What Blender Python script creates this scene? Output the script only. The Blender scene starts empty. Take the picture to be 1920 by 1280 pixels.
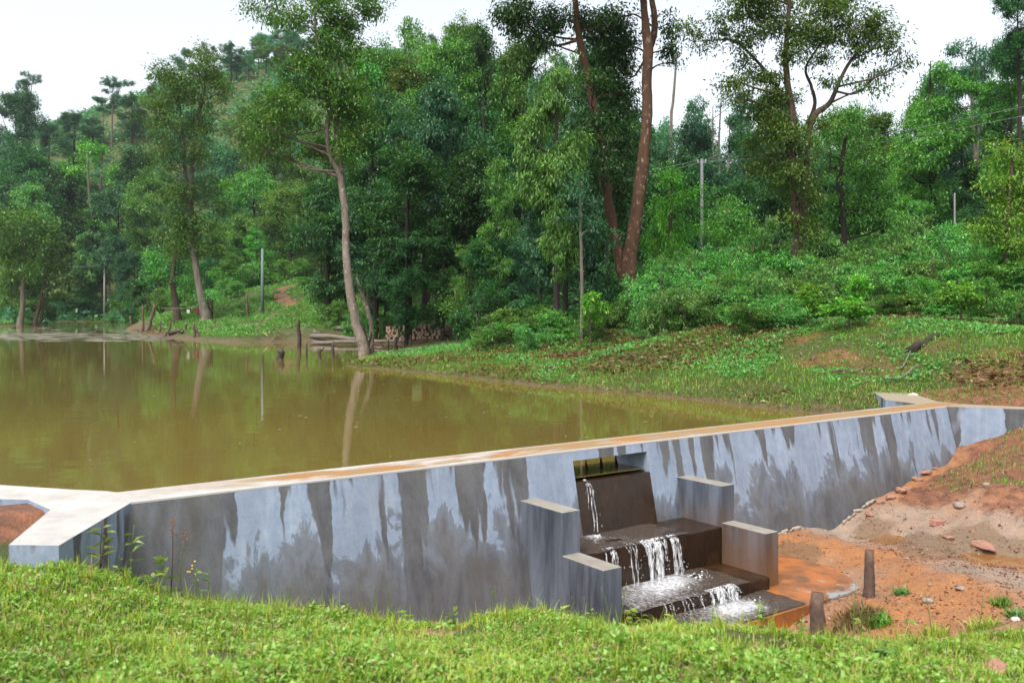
import bpy, math, random
import numpy as np
from mathutils import Vector

# ------------------------------------------------------------------ camera, sky, sun, exposure
S = bpy.context.scene
C = S.collection
F = 1674.0; HZ = 582.0; EYE = 1.5          # focal length in photo pixels, horizon row, eye height above the dam top
cam = bpy.data.cameras.new('camera'); camo = bpy.data.objects.new('camera', cam); C.objects.link(camo)
camo.location = (0, 0, EYE); camo.rotation_euler = (math.radians(90), 0, 0)
cam.sensor_width = 36; cam.lens = 36 * F / 1920; cam.shift_y = (HZ - 640) / 1920
cam.clip_start = 0.05; cam.clip_end = 3000
cam.dof.use_dof = True; cam.dof.focus_distance = 14; cam.dof.aperture_fstop = 3.0
S.camera = camo
SUN_EL, SUN_AZ = 58, 205                    # azimuth measured clockwise from +Y
wd = bpy.data.worlds.new('World'); S.world = wd; wd.use_nodes = True
nt = wd.node_tree; nt.nodes.clear()
sky = nt.nodes.new('ShaderNodeTexSky'); sky.sky_type = 'NISHITA'; sky.sun_disc = False
sky.sun_elevation = math.radians(SUN_EL); sky.sun_rotation = math.radians(SUN_AZ)
sky.air_density = 1.2; sky.dust_density = 3.0; sky.ozone_density = 1.0
hs = nt.nodes.new('ShaderNodeHueSaturation'); hs.inputs['Saturation'].default_value = 0.34; hs.inputs['Value'].default_value = 1.12
bg = nt.nodes.new('ShaderNodeBackground'); bg.inputs['Strength'].default_value = 0.125
wo = nt.nodes.new('ShaderNodeOutputWorld')
nt.links.new(sky.outputs[0], hs.inputs['Color']); nt.links.new(hs.outputs[0], bg.inputs[0]); nt.links.new(bg.outputs[0], wo.inputs[0])
sl = bpy.data.lights.new('sun', 'SUN'); sl.energy = 1.9; sl.angle = math.radians(20); sl.color = (1, .95, .87)
so = bpy.data.objects.new('sun', sl); C.objects.link(so)
so.rotation_euler = (math.radians(90 - SUN_EL), 0, math.radians(180 - SUN_AZ))
so.location = (-10, -20, 40)
S.view_settings.view_transform = 'Standard'; S.view_settings.look = 'None'; S.view_settings.gamma = 1
S.view_settings.exposure = 1.1
S.cycles.use_denoising = True
S.cycles.max_bounces = 6; S.cycles.diffuse_bounces = 3; S.cycles.glossy_bounces = 3
S.cycles.transmission_bounces = 3; S.cycles.transparent_max_bounces = 8
S.cycles.caustics_reflective = False; S.cycles.caustics_refractive = False
S.cycles.sample_clamp_indirect = 4

# ------------------------------------------------------------------ helpers
def W(px, py, Y):                           # where a feature of the photo stands when it is Y metres away
    return np.array([(px - 960) / F * Y, Y, EYE - (py - HZ) / F * Y])

A0 = np.array([-2.979, 6.975]); DV = np.array([.8139, .5810]); NV = np.array([.5810, -.8139])
DAMROT = math.atan2(DV[1], DV[0])
def st(s, t): return A0 + s * DV + t * NV   # dam coordinates: s along the dam, t downstream

def mesh_np(name, V, Fc, mat=None, smooth=False, rnd=None):
    """V (n,3) verts; Fc (m,k) equal-size faces"""
    V = np.asarray(V, np.float32); Fc = np.asarray(Fc, np.int32)
    me = bpy.data.meshes.new(name)
    me.vertices.add(len(V)); me.vertices.foreach_set('co', V.ravel())
    k = Fc.shape[1]
    me.loops.add(Fc.size); me.loops.foreach_set('vertex_index', Fc.ravel())
    me.polygons.add(len(Fc)); me.polygons.foreach_set('loop_start', np.arange(0, Fc.size, k, dtype=np.int32))
    try: me.polygons.foreach_set('loop_total', np.full(len(Fc), k, np.int32))
    except Exception: pass
    if smooth: me.polygons.foreach_set('use_smooth', np.ones(len(Fc), bool))
    if rnd is not None:
        a = me.attributes.new('rnd', 'FLOAT', 'POINT'); a.data.foreach_set('value', np.asarray(rnd, np.float32))
    me.update(calc_edges=True); me.validate()
    if mat: me.materials.append(mat)
    return me

def pymesh(name, V, Fs, mat=None, smooth=False):
    me = bpy.data.meshes.new(name); me.from_pydata([tuple(v) for v in V], [], Fs); me.update()
    if smooth:
        for p in me.polygons: p.use_smooth = True
    if mat: me.materials.append(mat)
    return me

def link(name, me, parent=None, loc=(0, 0, 0), rot=(0, 0, 0), scale=(1, 1, 1)):
    o = bpy.data.objects.new(name, me); C.objects.link(o)
    o.location = tuple(float(x) for x in loc); o.rotation_euler = rot; o.scale = scale
    if parent: o.parent = parent
    return o

def tag(o, label=None, cat=None, group=None, kind=None):
    if label: o['label'] = label
    if cat: o['category'] = cat
    if group: o['group'] = group
    if kind: o['kind'] = kind
    return o

def thing(name, label, cat, loc=(0, 0, 0), rotz=0, group=None):
    o = bpy.data.objects.new(name, None); C.objects.link(o); o.empty_display_size = .3
    o.location = tuple(float(x) for x in loc); o.rotation_euler = (0, 0, rotz)
    return tag(o, label, cat, group)

def copy_thing(root, loc, rotz=0, sc=(1, 1, 1), label=None, group=None):
    r = root.copy(); C.objects.link(r); r.location = tuple(float(x) for x in loc); r.rotation_euler = (0, 0, rotz); r.scale = sc
    if label: r['label'] = label
    if group: r['group'] = group
    for ch in root.children:
        c = ch.copy(); C.objects.link(c); c.parent = r
    return r

def tube(pts, rad, n=8, seed=0, wob=.0, cap=True):
    """tapered tube through pts; returns V, F(quads list)"""
    pts = np.asarray(pts, float); m = len(pts); rg = np.random.default_rng(seed)
    V = []; Fs = []
    t = np.gradient(pts, axis=0); t /= np.linalg.norm(t, axis=1)[:, None] + 1e-9
    ref = np.array([0.31, .95, 0.05])
    for i in range(m):
        if abs(t[i] @ ref) > .95: ref = np.array([1, 0.1, 0.])
        u = np.cross(t[i], ref); u /= np.linalg.norm(u); v = np.cross(t[i], u)
        for j in range(n):
            a = 2 * math.pi * j / n
            r = rad[i] * (1 + wob * rg.normal())
            V.append(pts[i] + r * (math.cos(a) * u + math.sin(a) * v))
    for i in range(m - 1):
        for j in range(n):
            a, b = i * n + j, i * n + (j + 1) % n
            Fs.append((a, b, b + n, a + n))
    if cap:
        Fs.append(tuple(range(n - 1, -1, -1))); Fs.append(tuple((m - 1) * n + j for j in range(n)))
    return V, Fs

class MB:
    def __init__(s): s.V = []; s.F = []
    def add(s, V, Fs):
        o = len(s.V); s.V += [tuple(v) for v in V]; s.F += [tuple(i + o for i in f) for f in Fs]; return s
    def prism(s, poly, z0, z1):
        n = len(poly); V = [(x, y, z0) for x, y in poly] + [(x, y, z1) for x, y in poly]
        s.add(V, [tuple(range(n - 1, -1, -1)), tuple(range(n, 2 * n))] + [(i, (i + 1) % n, n + (i + 1) % n, n + i) for i in range(n)]); return s
    def mesh(s, name, mat, smooth=False, bevel=0):
        me = pymesh(name, s.V, s.F, mat, smooth)
        import bmesh
        bm = bmesh.new(); bm.from_mesh(me); bmesh.ops.recalc_face_normals(bm, faces=bm.faces)
        if bevel:
            bmesh.ops.bevel(bm, geom=[e for e in bm.edges if e.calc_face_angle(0) > .5], offset=bevel, segments=2, affect='EDGES', profile=.6)
        bm.to_mesh(me); bm.free(); return me

def smooth_path(P, n):
    """Catmull-Rom resample of rows (any columns)"""
    P = np.asarray(P, float); out = []
    Q = np.vstack([2 * P[0] - P[1], P, 2 * P[-1] - P[-2]])
    for i in range(1, len(Q) - 2):
        for k in range(n):
            u = k / n; a, b, c, d = Q[i - 1], Q[i], Q[i + 1], Q[i + 2]
            out.append(.5 * ((2 * b) + (c - a) * u + (2 * a - 5 * b + 4 * c - d) * u * u + (3 * b - a - 3 * c + d) * u ** 3))
    out.append(P[-1]); return np.array(out)

def vnoise(x, y, seed=0, freq=1.0):
    rg = np.random.default_rng(seed); r = np.zeros_like(np.asarray(x, float))
    for k in range(7):
        a = rg.uniform(0, 6.28); f = freq * rg.uniform(.5, 1.9); p = rg.uniform(0, 6.28)
        r = r + np.sin(f * (x * math.cos(a) + y * math.sin(a)) + p + 1.3 * np.sin(f * .6 * (x * math.sin(a) - y * math.cos(a)) + p * 2))
    return r / 7 ** .5 / .75

def smst(a, b, x):
    u = np.clip((x - a) / (b - a), 0, 1); return u * u * (3 - 2 * u)

# ------------------------------------------------------------------ material helpers
def newmat(name):
    m = bpy.data.materials.new(name); m.use_nodes = True
    nt = m.node_tree; b = nt.nodes['Principled BSDF']; return m, nt, b
def N(nt, t, **k):
    n = nt.nodes.new(t)
    for a, v in k.items():
        if a in n.inputs.keys() if hasattr(n.inputs, 'keys') else False: n.inputs[a].default_value = v
        else: setattr(n, a, v)
    return n
def noise(nt, vec, scale, detail=4, rough=.55, dist=0):
    n = nt.nodes.new('ShaderNodeTexNoise'); n.inputs['Scale'].default_value = scale; n.inputs['Detail'].default_value = detail
    n.inputs['Roughness'].default_value = rough; n.inputs['Distortion'].default_value = dist
    if vec is not None: nt.links.new(vec, n.inputs['Vector'])
    return n.outputs['Fac']
def ramp(nt, fac, stops, interp='LINEAR'):
    r = nt.nodes.new('ShaderNodeValToRGB'); e = r.color_ramp.elements; r.color_ramp.interpolation = interp
    while len(e) < len(stops): e.new(.5)
    for i, (p, c) in enumerate(stops):
        e[i].position = p; e[i].color = (tuple(c) + (1,))[:4] if hasattr(c, '__len__') else (c, c, c, 1)
    nt.links.new(fac, r.inputs[0]); return r.outputs['Color']
def mix(nt, fac, a, b, mode='MIX'):
    m = nt.nodes.new('ShaderNodeMix'); m.data_type = 'RGBA'; m.blend_type = mode
    for i, v in ((0, fac), (6, a), (7, b)):
        if isinstance(v, (int, float)): m.inputs[i].default_value = v
        elif isinstance(v, tuple): m.inputs[i].default_value = v if len(v) == 4 else v + (1,)
        else: nt.links.new(v, m.inputs[i])
    return m.outputs[2]
def math_(nt, op, a, b=None, clamp=False):
    m = nt.nodes.new('ShaderNodeMath'); m.operation = op; m.use_clamp = clamp
    for i, v in ((0, a), (1, b)):
        if v is None: continue
        if isinstance(v, (int, float)): m.inputs[i].default_value = v
        else: nt.links.new(v, m.inputs[i])
    return m.outputs[0]
def mapping(nt, vec, scale=(1, 1, 1), rot=(0, 0, 0), loc=(0, 0, 0)):
    m = nt.nodes.new('ShaderNodeMapping'); m.inputs['Scale'].default_value = scale; m.inputs['Rotation'].default_value = rot; m.inputs['Location'].default_value = loc
    nt.links.new(vec, m.inputs['Vector']); return m.outputs[0]
def bump(nt, b, h, strength=.3, dist=.02):
    n = nt.nodes.new('ShaderNodeBump'); n.inputs['Strength'].default_value = strength; n.inputs['Distance'].default_value = dist
    nt.links.new(h, n.inputs['Height']); nt.links.new(n.outputs[0], b.inputs['Normal'])
def attr(nt, name, out='Fac'):
    n = nt.nodes.new('ShaderNodeAttribute'); n.attribute_name = name; return n.outputs[out]
def texco(nt, which='Object'):
    return nt.nodes.new('ShaderNodeTexCoord').outputs[which]

def leaf_mat(name, dark, mid, light, tip=None, trans=.28, rough=.45, spec=.3):
    m, nt, b = newmat(name)
    r = attr(nt, 'rnd')
    oi = nt.nodes.new('ShaderNodeObjectInfo')
    stops = [(0, dark), (.45, mid), (.93, light)]
    if tip: stops += [(.985, tip)]
    col = ramp(nt, r, stops)
    hs = nt.nodes.new('ShaderNodeHueSaturation'); nt.links.new(col, hs.inputs['Color'])
    nt.links.new(math_(nt, 'MULTIPLY_ADD', oi.outputs['Random'], .05), hs.inputs['Hue'])
    hs.inputs['Hue'].default_value = .5
    ma = hs.inputs['Hue'].links[0].from_node; ma.inputs[2].default_value = .475
    v = math_(nt, 'MULTIPLY_ADD', oi.outputs['Random'], .5); v.node.inputs[2].default_value = .75
    nt.links.new(v, hs.inputs['Value'])
    nt.links.new(hs.outputs[0], b.inputs['Base Color'])
    b.inputs['Roughness'].default_value = rough; b.inputs['Specular IOR Level'].default_value = spec
    tr = nt.nodes.new('ShaderNodeBsdfTranslucent')
    tcol = mix(nt, 1.0, hs.outputs[0], (1.5, 1.6, .5, 1), 'MULTIPLY'); nt.links.new(tcol, tr.inputs[0])
    mx = nt.nodes.new('ShaderNodeMixShader'); mx.inputs[0].default_value = trans
    nt.links.new(b.outputs[0], mx.inputs[1]); nt.links.new(tr.outputs[0], mx.inputs[2])
    nt.links.new(mx.outputs[0], nt.nodes['Material Output'].inputs[0]); return m

def bark_mat(name, c1, c2, spots=None, rough=.9, vs=.25):
    m, nt, b = newmat(name); tc = texco(nt)
    a = noise(nt, mapping(nt, tc, (1, 1, vs)), 5, 6, .65)
    col = mix(nt, ramp(nt, a, [(.35, 0.), (.65, 1.)]), c1, c2)
    if spots:
        s_ = noise(nt, mapping(nt, tc, (1, 1, .6)), 9, 3, .6)
        col = mix(nt, ramp(nt, s_, [(.58, 0.), (.66, 1.)]), col, spots)
    nt.links.new(col, b.inputs['Base Color']); b.inputs['Roughness'].default_value = rough
    h = noise(nt, mapping(nt, tc, (1, 1, .3)), 14, 5, .7); bump(nt, b, h, .6, .03); return m

def flat_mat(name, c1, c2=None, rough=.8, scale=8, bs=.3):
    m, nt, b = newmat(name); tc = texco(nt)
    n = noise(nt, tc, scale, 6, .6)
    nt.links.new(mix(nt, ramp(nt, n, [(.3, 0.), (.7, 1.)]), c1, c2 or tuple(x * .6 for x in c1)), b.inputs['Base Color'])
    b.inputs['Roughness'].default_value = rough
    if bs: bump(nt, b, noise(nt, tc, scale * 4, 5, .65), bs, .01)
    return m

# leaves (linear base colours)
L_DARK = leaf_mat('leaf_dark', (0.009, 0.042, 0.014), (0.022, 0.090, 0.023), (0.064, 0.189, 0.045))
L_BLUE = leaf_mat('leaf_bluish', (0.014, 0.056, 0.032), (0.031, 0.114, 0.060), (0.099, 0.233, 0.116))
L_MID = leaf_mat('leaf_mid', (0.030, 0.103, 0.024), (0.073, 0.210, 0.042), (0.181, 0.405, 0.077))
L_LITE = leaf_mat('leaf_light', (0.044, 0.128, 0.017), (0.101, 0.257, 0.030), (0.202, 0.407, 0.055), (0.354, 0.332, 0.041))
L_PALE = leaf_mat('leaf_pale', (0.050, 0.124, 0.039), (0.093, 0.210, 0.059), (0.185, 0.334, 0.112))
L_OLIVE = leaf_mat('leaf_olive', (0.027, 0.066, 0.013), (0.061, 0.133, 0.025), (0.134, 0.233, 0.039), (0.179, 0.176, 0.017))
L_SHRUB = leaf_mat('leaf_shrub', (0.040, 0.126, 0.035), (0.095, 0.244, 0.063), (0.209, 0.413, 0.118))
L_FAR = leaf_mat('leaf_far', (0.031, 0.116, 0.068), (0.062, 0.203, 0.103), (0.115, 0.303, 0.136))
L_GRASS = leaf_mat('grass_leaf', (0.069, 0.130, 0.012), (0.201, 0.326, 0.027), (0.437, 0.528, 0.097), (0.460, 0.360, 0.097), trans=.35, rough=.5, spec=.25)
L_CLOVER = leaf_mat('clover_leaf', (0.079, 0.143, 0.018), (0.173, 0.275, 0.041), (0.304, 0.402, 0.114), trans=.3, rough=.4)
L_BANK = leaf_mat('bank_leaf', (0.044, 0.114, 0.013), (0.099, 0.228, 0.022), (0.187, 0.342, 0.045), (0.330, 0.304, 0.089))
L_DRY = leaf_mat('dry_leaf', (.050, .022, .010), (.120, .055, .022), (.230, .150, .070), (.34, .30, .16), trans=.1)

L_STRAW = leaf_mat('straw', (.12, .065, .03), (.26, .17, .08), (.42, .33, .18), (.5, .42, .28), trans=.1)
L_STRAWG = leaf_mat('straw_green', (.08, .06, .016), (.17, .13, .035), (.24, .24, .06), (.34, .26, .10), trans=.15)
B_WHITE = bark_mat('bark_pale', (.22, .185, .15), (.11, .08, .06), (.32, .29, .25))
B_RED = bark_mat('bark_reddish', (.095, .042, .018), (.045, .020, .010), (.19, .14, .10), vs=.15)
B_BROWN = bark_mat('bark_brown', (.10, .065, .042), (.045, .028, .018))
B_GREY = bark_mat('bark_grey', (.17, .145, .115), (.085, .068, .05))
B_DARK = bark_mat('bark_dark', (.030, .020, .013), (.014, .010, .007))
WOOD_WET = flat_mat('wet_wood', (.060, .040, .028), (.022, .014, .010), .6, 14)
WOOD_DRY = flat_mat('weathered_wood', (.20, .17, .14), (.085, .068, .055), .85, 12)
WOOD_RED = flat_mat('stake_wood', (.14, .085, .062), (.055, .032, .025), .85, 16, .7)

# ------------------------------------------------------------------ shoreline and terrain
ZW = -0.30
def shore(px, py): Y = (EYE - ZW) * F / (py - HZ); return ((px - 960) / F * Y, Y)
SH = [(6.45, 14.9), (6.2, 15.55)] + [shore(*p) for p in
      [(1500, 772), (1420, 762), (1330, 752), (1180, 737), (1000, 722), (850, 705), (720, 692), (648, 686),
       (680, 673), (720, 664), (767, 650), (740, 645), (680, 642), (600, 641), (520, 641), (450, 643), (400, 641), (345, 637),
       (300, 631), (265, 626), (247, 614), (243, 605), (200, 603), (150, 602.5), (105, 603), (88, 607), (45, 610), (0, 612)]]
SH += [(-66, 90), (-76, 60), (-52, 26), (-24, 11.5), (-9, 8.2), (-6.0, 7.75)]
SH = np.array(SH)
POLY = np.vstack([SH, [st(-1.2, -.9), st(0, -.3), st(12, -.3), st(12.4, -.6)]])

def inside(x, y):
    r = np.zeros(x.shape, bool); n = len(POLY)
    for i in range(n):
        x0, y0 = POLY[i]; x1, y1 = POLY[(i + 1) % n]
        c = ((y0 > y) != (y1 > y)); r ^= c & (x < (x1 - x0) * (y - y0) / (y1 - y0 + 1e-12) + x0)
    return r
def dist(x, y):
    d = np.full(x.shape, 1e9)
    for i in range(len(SH) - 1):
        ax, ay = SH[i]; bx, by = SH[i + 1]; ux, uy = bx - ax, by - ay
        k = np.clip(((x - ax) * ux + (y - ay) * uy) / (ux * ux + uy * uy), 0, 1)
        d = np.minimum(d, (x - ax - k * ux) ** 2 + (y - ay - k * uy) ** 2)
    return np.sqrt(d)

SLOPE = np.array([(3, 22, .20), (5.5, 19, .25), (8, 20, .28), (10, 28, .23), (4, 31, .17), (-3, 28, .09), (-5, 31, .04), (0, 35, .10), (-4, 46, .05), (0, 60, .05), (-9, 58, .08), (-14, 78, .24), (-14, 64, .15), (-18, 73, .24), (-11, 70, .16),
                  (-25, 66, .13), (-24, 76, .17), (-40, 100, .05), (-62, 110, .04), (-55, 142, .05), (12, 40, .2), (14, 60, .12), (30, 60, .12), (-10, 8, .10), (-75, 60, .1)])
HILLS = [(-35, 270, 260, 140, 75), (120, 200, 130, 120, 14), (-20, 92, 24, 26, 2.7)]

CT = np.array([  # downstream ground: x, y, z
    (0, 0, -.10), (-3, 0, -.06), (3, 0, -.14), (0, -6, -.1), (-8, -4, 0), (8, -4, -.2), (0, 2.5, -.10), (-2.5, 3, -.05), (2.5, 3, -.16),
    (-1.2, 4, -.16), (0, 4, -.18), (1.2, 4, -.19), (2.4, 4.2, -.24), (-2.3, 4.6, -.17), (-2.95, 5.6, -.10), (-3.3, 5.6, -.05), (-2.6, 6.2, -.48), (-2.75, 6.8, -.70),
    (-2.2, 7.1, -.88), (-1.7, 6.4, -.74), (-1.6, 7.5, -1.15), (-1.0, 6.6, -.93), (0.15, 6.45, -.86), (1.25, 6.25, -.84), (2.4, 6.2, -.80), (3.6, 6.4, -.80), (5, 6.8, -.82), (.6, 5.2, -.47), (2, 5.2, -.5), (3.5, 5.4, -.55),
    (-.6, 7.9, -1.45), (.9, 7.35, -1.5), (1.8, 7.2, -1.50), (2.6, 7.15, -1.22), (3.5, 7.3, -1.15), (1.6, 8.2, -1.7), (0, 8.6, -1.6),
    (2.55, 7.6, -1.25), (3.44, 8.6, -1.19), (3.5, 9.3, -1.40), (2.9, 8.3, -1.42), (4.2, 8.2, -1.17), (5.0, 8.6, -1.25), (4.5, 9.7, -1.22), (4.2, 9.0, -1.18), (5.6, 9.3, -1.32),
    (5.4, 10.2, -1.37), (4.4, 10.6, -1.36), (4.3, 11.3, -1.33), (3.4, 10.4, -1.41), (3.3, 11.15, -1.30), (5.15, 12.46, -1.13), (6.1, 10.9, -1.12), (6.5, 11.5, -.86), (5.6, 11.3, -1.2),
    (7.1, 12.6, -.62), (6.7, 13.6, -.79), (7.7, 13.6, -.36), (8.1, 14.6, -.05), (8.5, 13, -.3), (8, 10.5, -.8), (9, 9, -.7), (8, 7, -.6), (10, 14, .2), (12, 12, .1), (13, 6, -.3), (10, 0, -.3),
    (-4.1, 7.0, -.03), (-3.8, 6.5, -.03), (-4.6, 7.2, -.03), (-4.3, 6.5, -.03), (-5, 7.1, -.03), (-3.6, 6.9, -.04), (-5, 6, -.04), (-8, 6, 0), (-12, 4, .05), (-12, -6, .1), (12, -8, -.3), (20, 4, 0), (20, 14, 1.)], float)
def tps_fit(P):
    n = len(P); d = np.linalg.norm(P[:, None, :2] - P[None, :, :2], axis=2)
    K = np.where(d > 0, d * d * np.log(d + 1e-9), 0) + .02 * np.eye(n)
    M = np.zeros((n + 3, n + 3)); M[:n, :n] = K; M[:n, n] = 1; M[:n, n + 1:] = P[:, :2]; M[n, :n] = 1; M[n + 1:, :n] = P[:, :2].T
    return np.linalg.solve(M, np.r_[P[:, 2], 0, 0, 0])
CW = tps_fit(CT)
CH = np.array([((px - 960) / F * Y, Y) for px, Y in [(px, 2.86 * F / (py - HZ)) for px, py in [(1650, 1006), (1700, 1024), (1752, 1042), (1830, 1050), (1900, 1058), (1975, 1068)]]])
def chan(x, y):
    d = np.full(x.shape, 9.); w = vnoise(x, y, 17, 3.0) * .10
    for (ax, ay), (bx, by) in zip(CH[:-1], CH[1:]):
        ux, uy = bx - ax, by - ay; k = np.clip(((x - ax) * ux + (y - ay) * uy) / (ux * ux + uy * uy), 0, 1)
        d = np.minimum(d, np.hypot(x - ax - k * ux, y - ay - k * uy) + (.10 if ax < 4.8 else 0))
    return np.maximum(d + w, 0)
def ground(x, y, rough=True):
    x = np.asarray(x, float); y = np.asarray(y, float); shp = x.shape; x = x.ravel(); y = y.ravel()
    d = dist(x, y); ins = inside(x, y)
    w = 0; sl = 0
    for cx, cy, s_ in SLOPE:
        k = 1 / (((x - cx) ** 2 + (y - cy) ** 2) / (1 + .02 * cy * cy) + 2) ** 1.5; w = w + k; sl = sl + k * s_
    sl = sl / w
    cap = 40.0
    z = ZW + .10 * (1 - np.exp(-d / .25)) + sl * cap * (1 - np.exp(-d / cap))
    for hx, hy, rx, ry, hh in HILLS:
        r = np.sqrt(((x - hx) / np.where(x > hx, min(rx, 155), rx)) ** 2 + ((y - hy) / ry) ** 2)
        z = z + hh * smst(0, 1, 1 - r) * (smst(3, 45, d) if hh > 50 else 1)
    z = np.where(ins, ZW - np.minimum(.3 * d, 1.3), z)
    s_ = (x - A0[0]) * DV[0] + (y - A0[1]) * DV[1]; t_ = (x - A0[0]) * NV[0] + (y - A0[1]) * NV[1]
    xc = np.clip(x, -14, 22); yc = np.clip(y, -9, 17)
    dn = np.full(x.shape, CW[-3]) + CW[-2] * xc + CW[-1] * yc
    for i in range(len(CT)):
        q = (xc - CT[i, 0]) ** 2 + (yc - CT[i, 1]) ** 2
        dn = dn + CW[i] * np.where(q > 0, .5 * q * np.log(q + 1e-18), 0)
    dn = np.clip(dn, -2, 1.5)
    dn = dn + (-1.405 - dn) * np.exp(-(chan(x, y) / .40) ** 4)
    wi = smst(-.46, -.06, t_); wo_ = np.where(s_ < .0, smst(-.25, .2, t_ + 1.08 - .87 * (s_ + .75)), smst(-1.6, .6, t_))
    e = smst(12.2, 12.9, s_) + (1 - smst(-.9, -.3, s_))
    wgt = wi * (1 - np.clip(e, 0, 1)) + wo_ * np.clip(e, 0, 1)
    z = z * (1 - wgt) + dn * wgt
    if rough:
        land = ~ins
        z = z + np.where(land, vnoise(x, y, 3, 1.1) * np.clip(d * .02, .004, .12) * (1 - .7 * wgt) + vnoise(x, y, 5, 5) * .008 + wgt * (vnoise(x, y, 6, 9) * .016 + vnoise(x, y, 7, 2.5) * .03), 0)
    z = np.where((s_ > -5) & (s_ < 13.5) & (t_ > -2.2) & (t_ < 1.4), np.minimum(z, np.where(s_ < .3, -.03, np.where(s_ > 12, 9, z))), z)
    return z.reshape(shp)
def gz(x, y): return float(ground(np.array([x]), np.array([y]))[0])

def RG(px, py):
    """where the line of sight through a photo pixel meets the ground"""
    Y = 4 * 1.004 ** np.arange(1100);
    x = (px - 960) / F * Y; zr = EYE - (py - HZ) / F * Y; g = ground(x, Y, False)
    k = np.where((g >= zr) & (Y > 8.5))[0]
    k = k[0] if len(k) else len(Y) - 1
    return np.array([x[k], Y[k], g[k]])
def st_of(x, y): return (x - A0[0]) * DV[0] + (y - A0[1]) * DV[1], (x - A0[0]) * NV[0] + (y - A0[1]) * NV[1]

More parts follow.
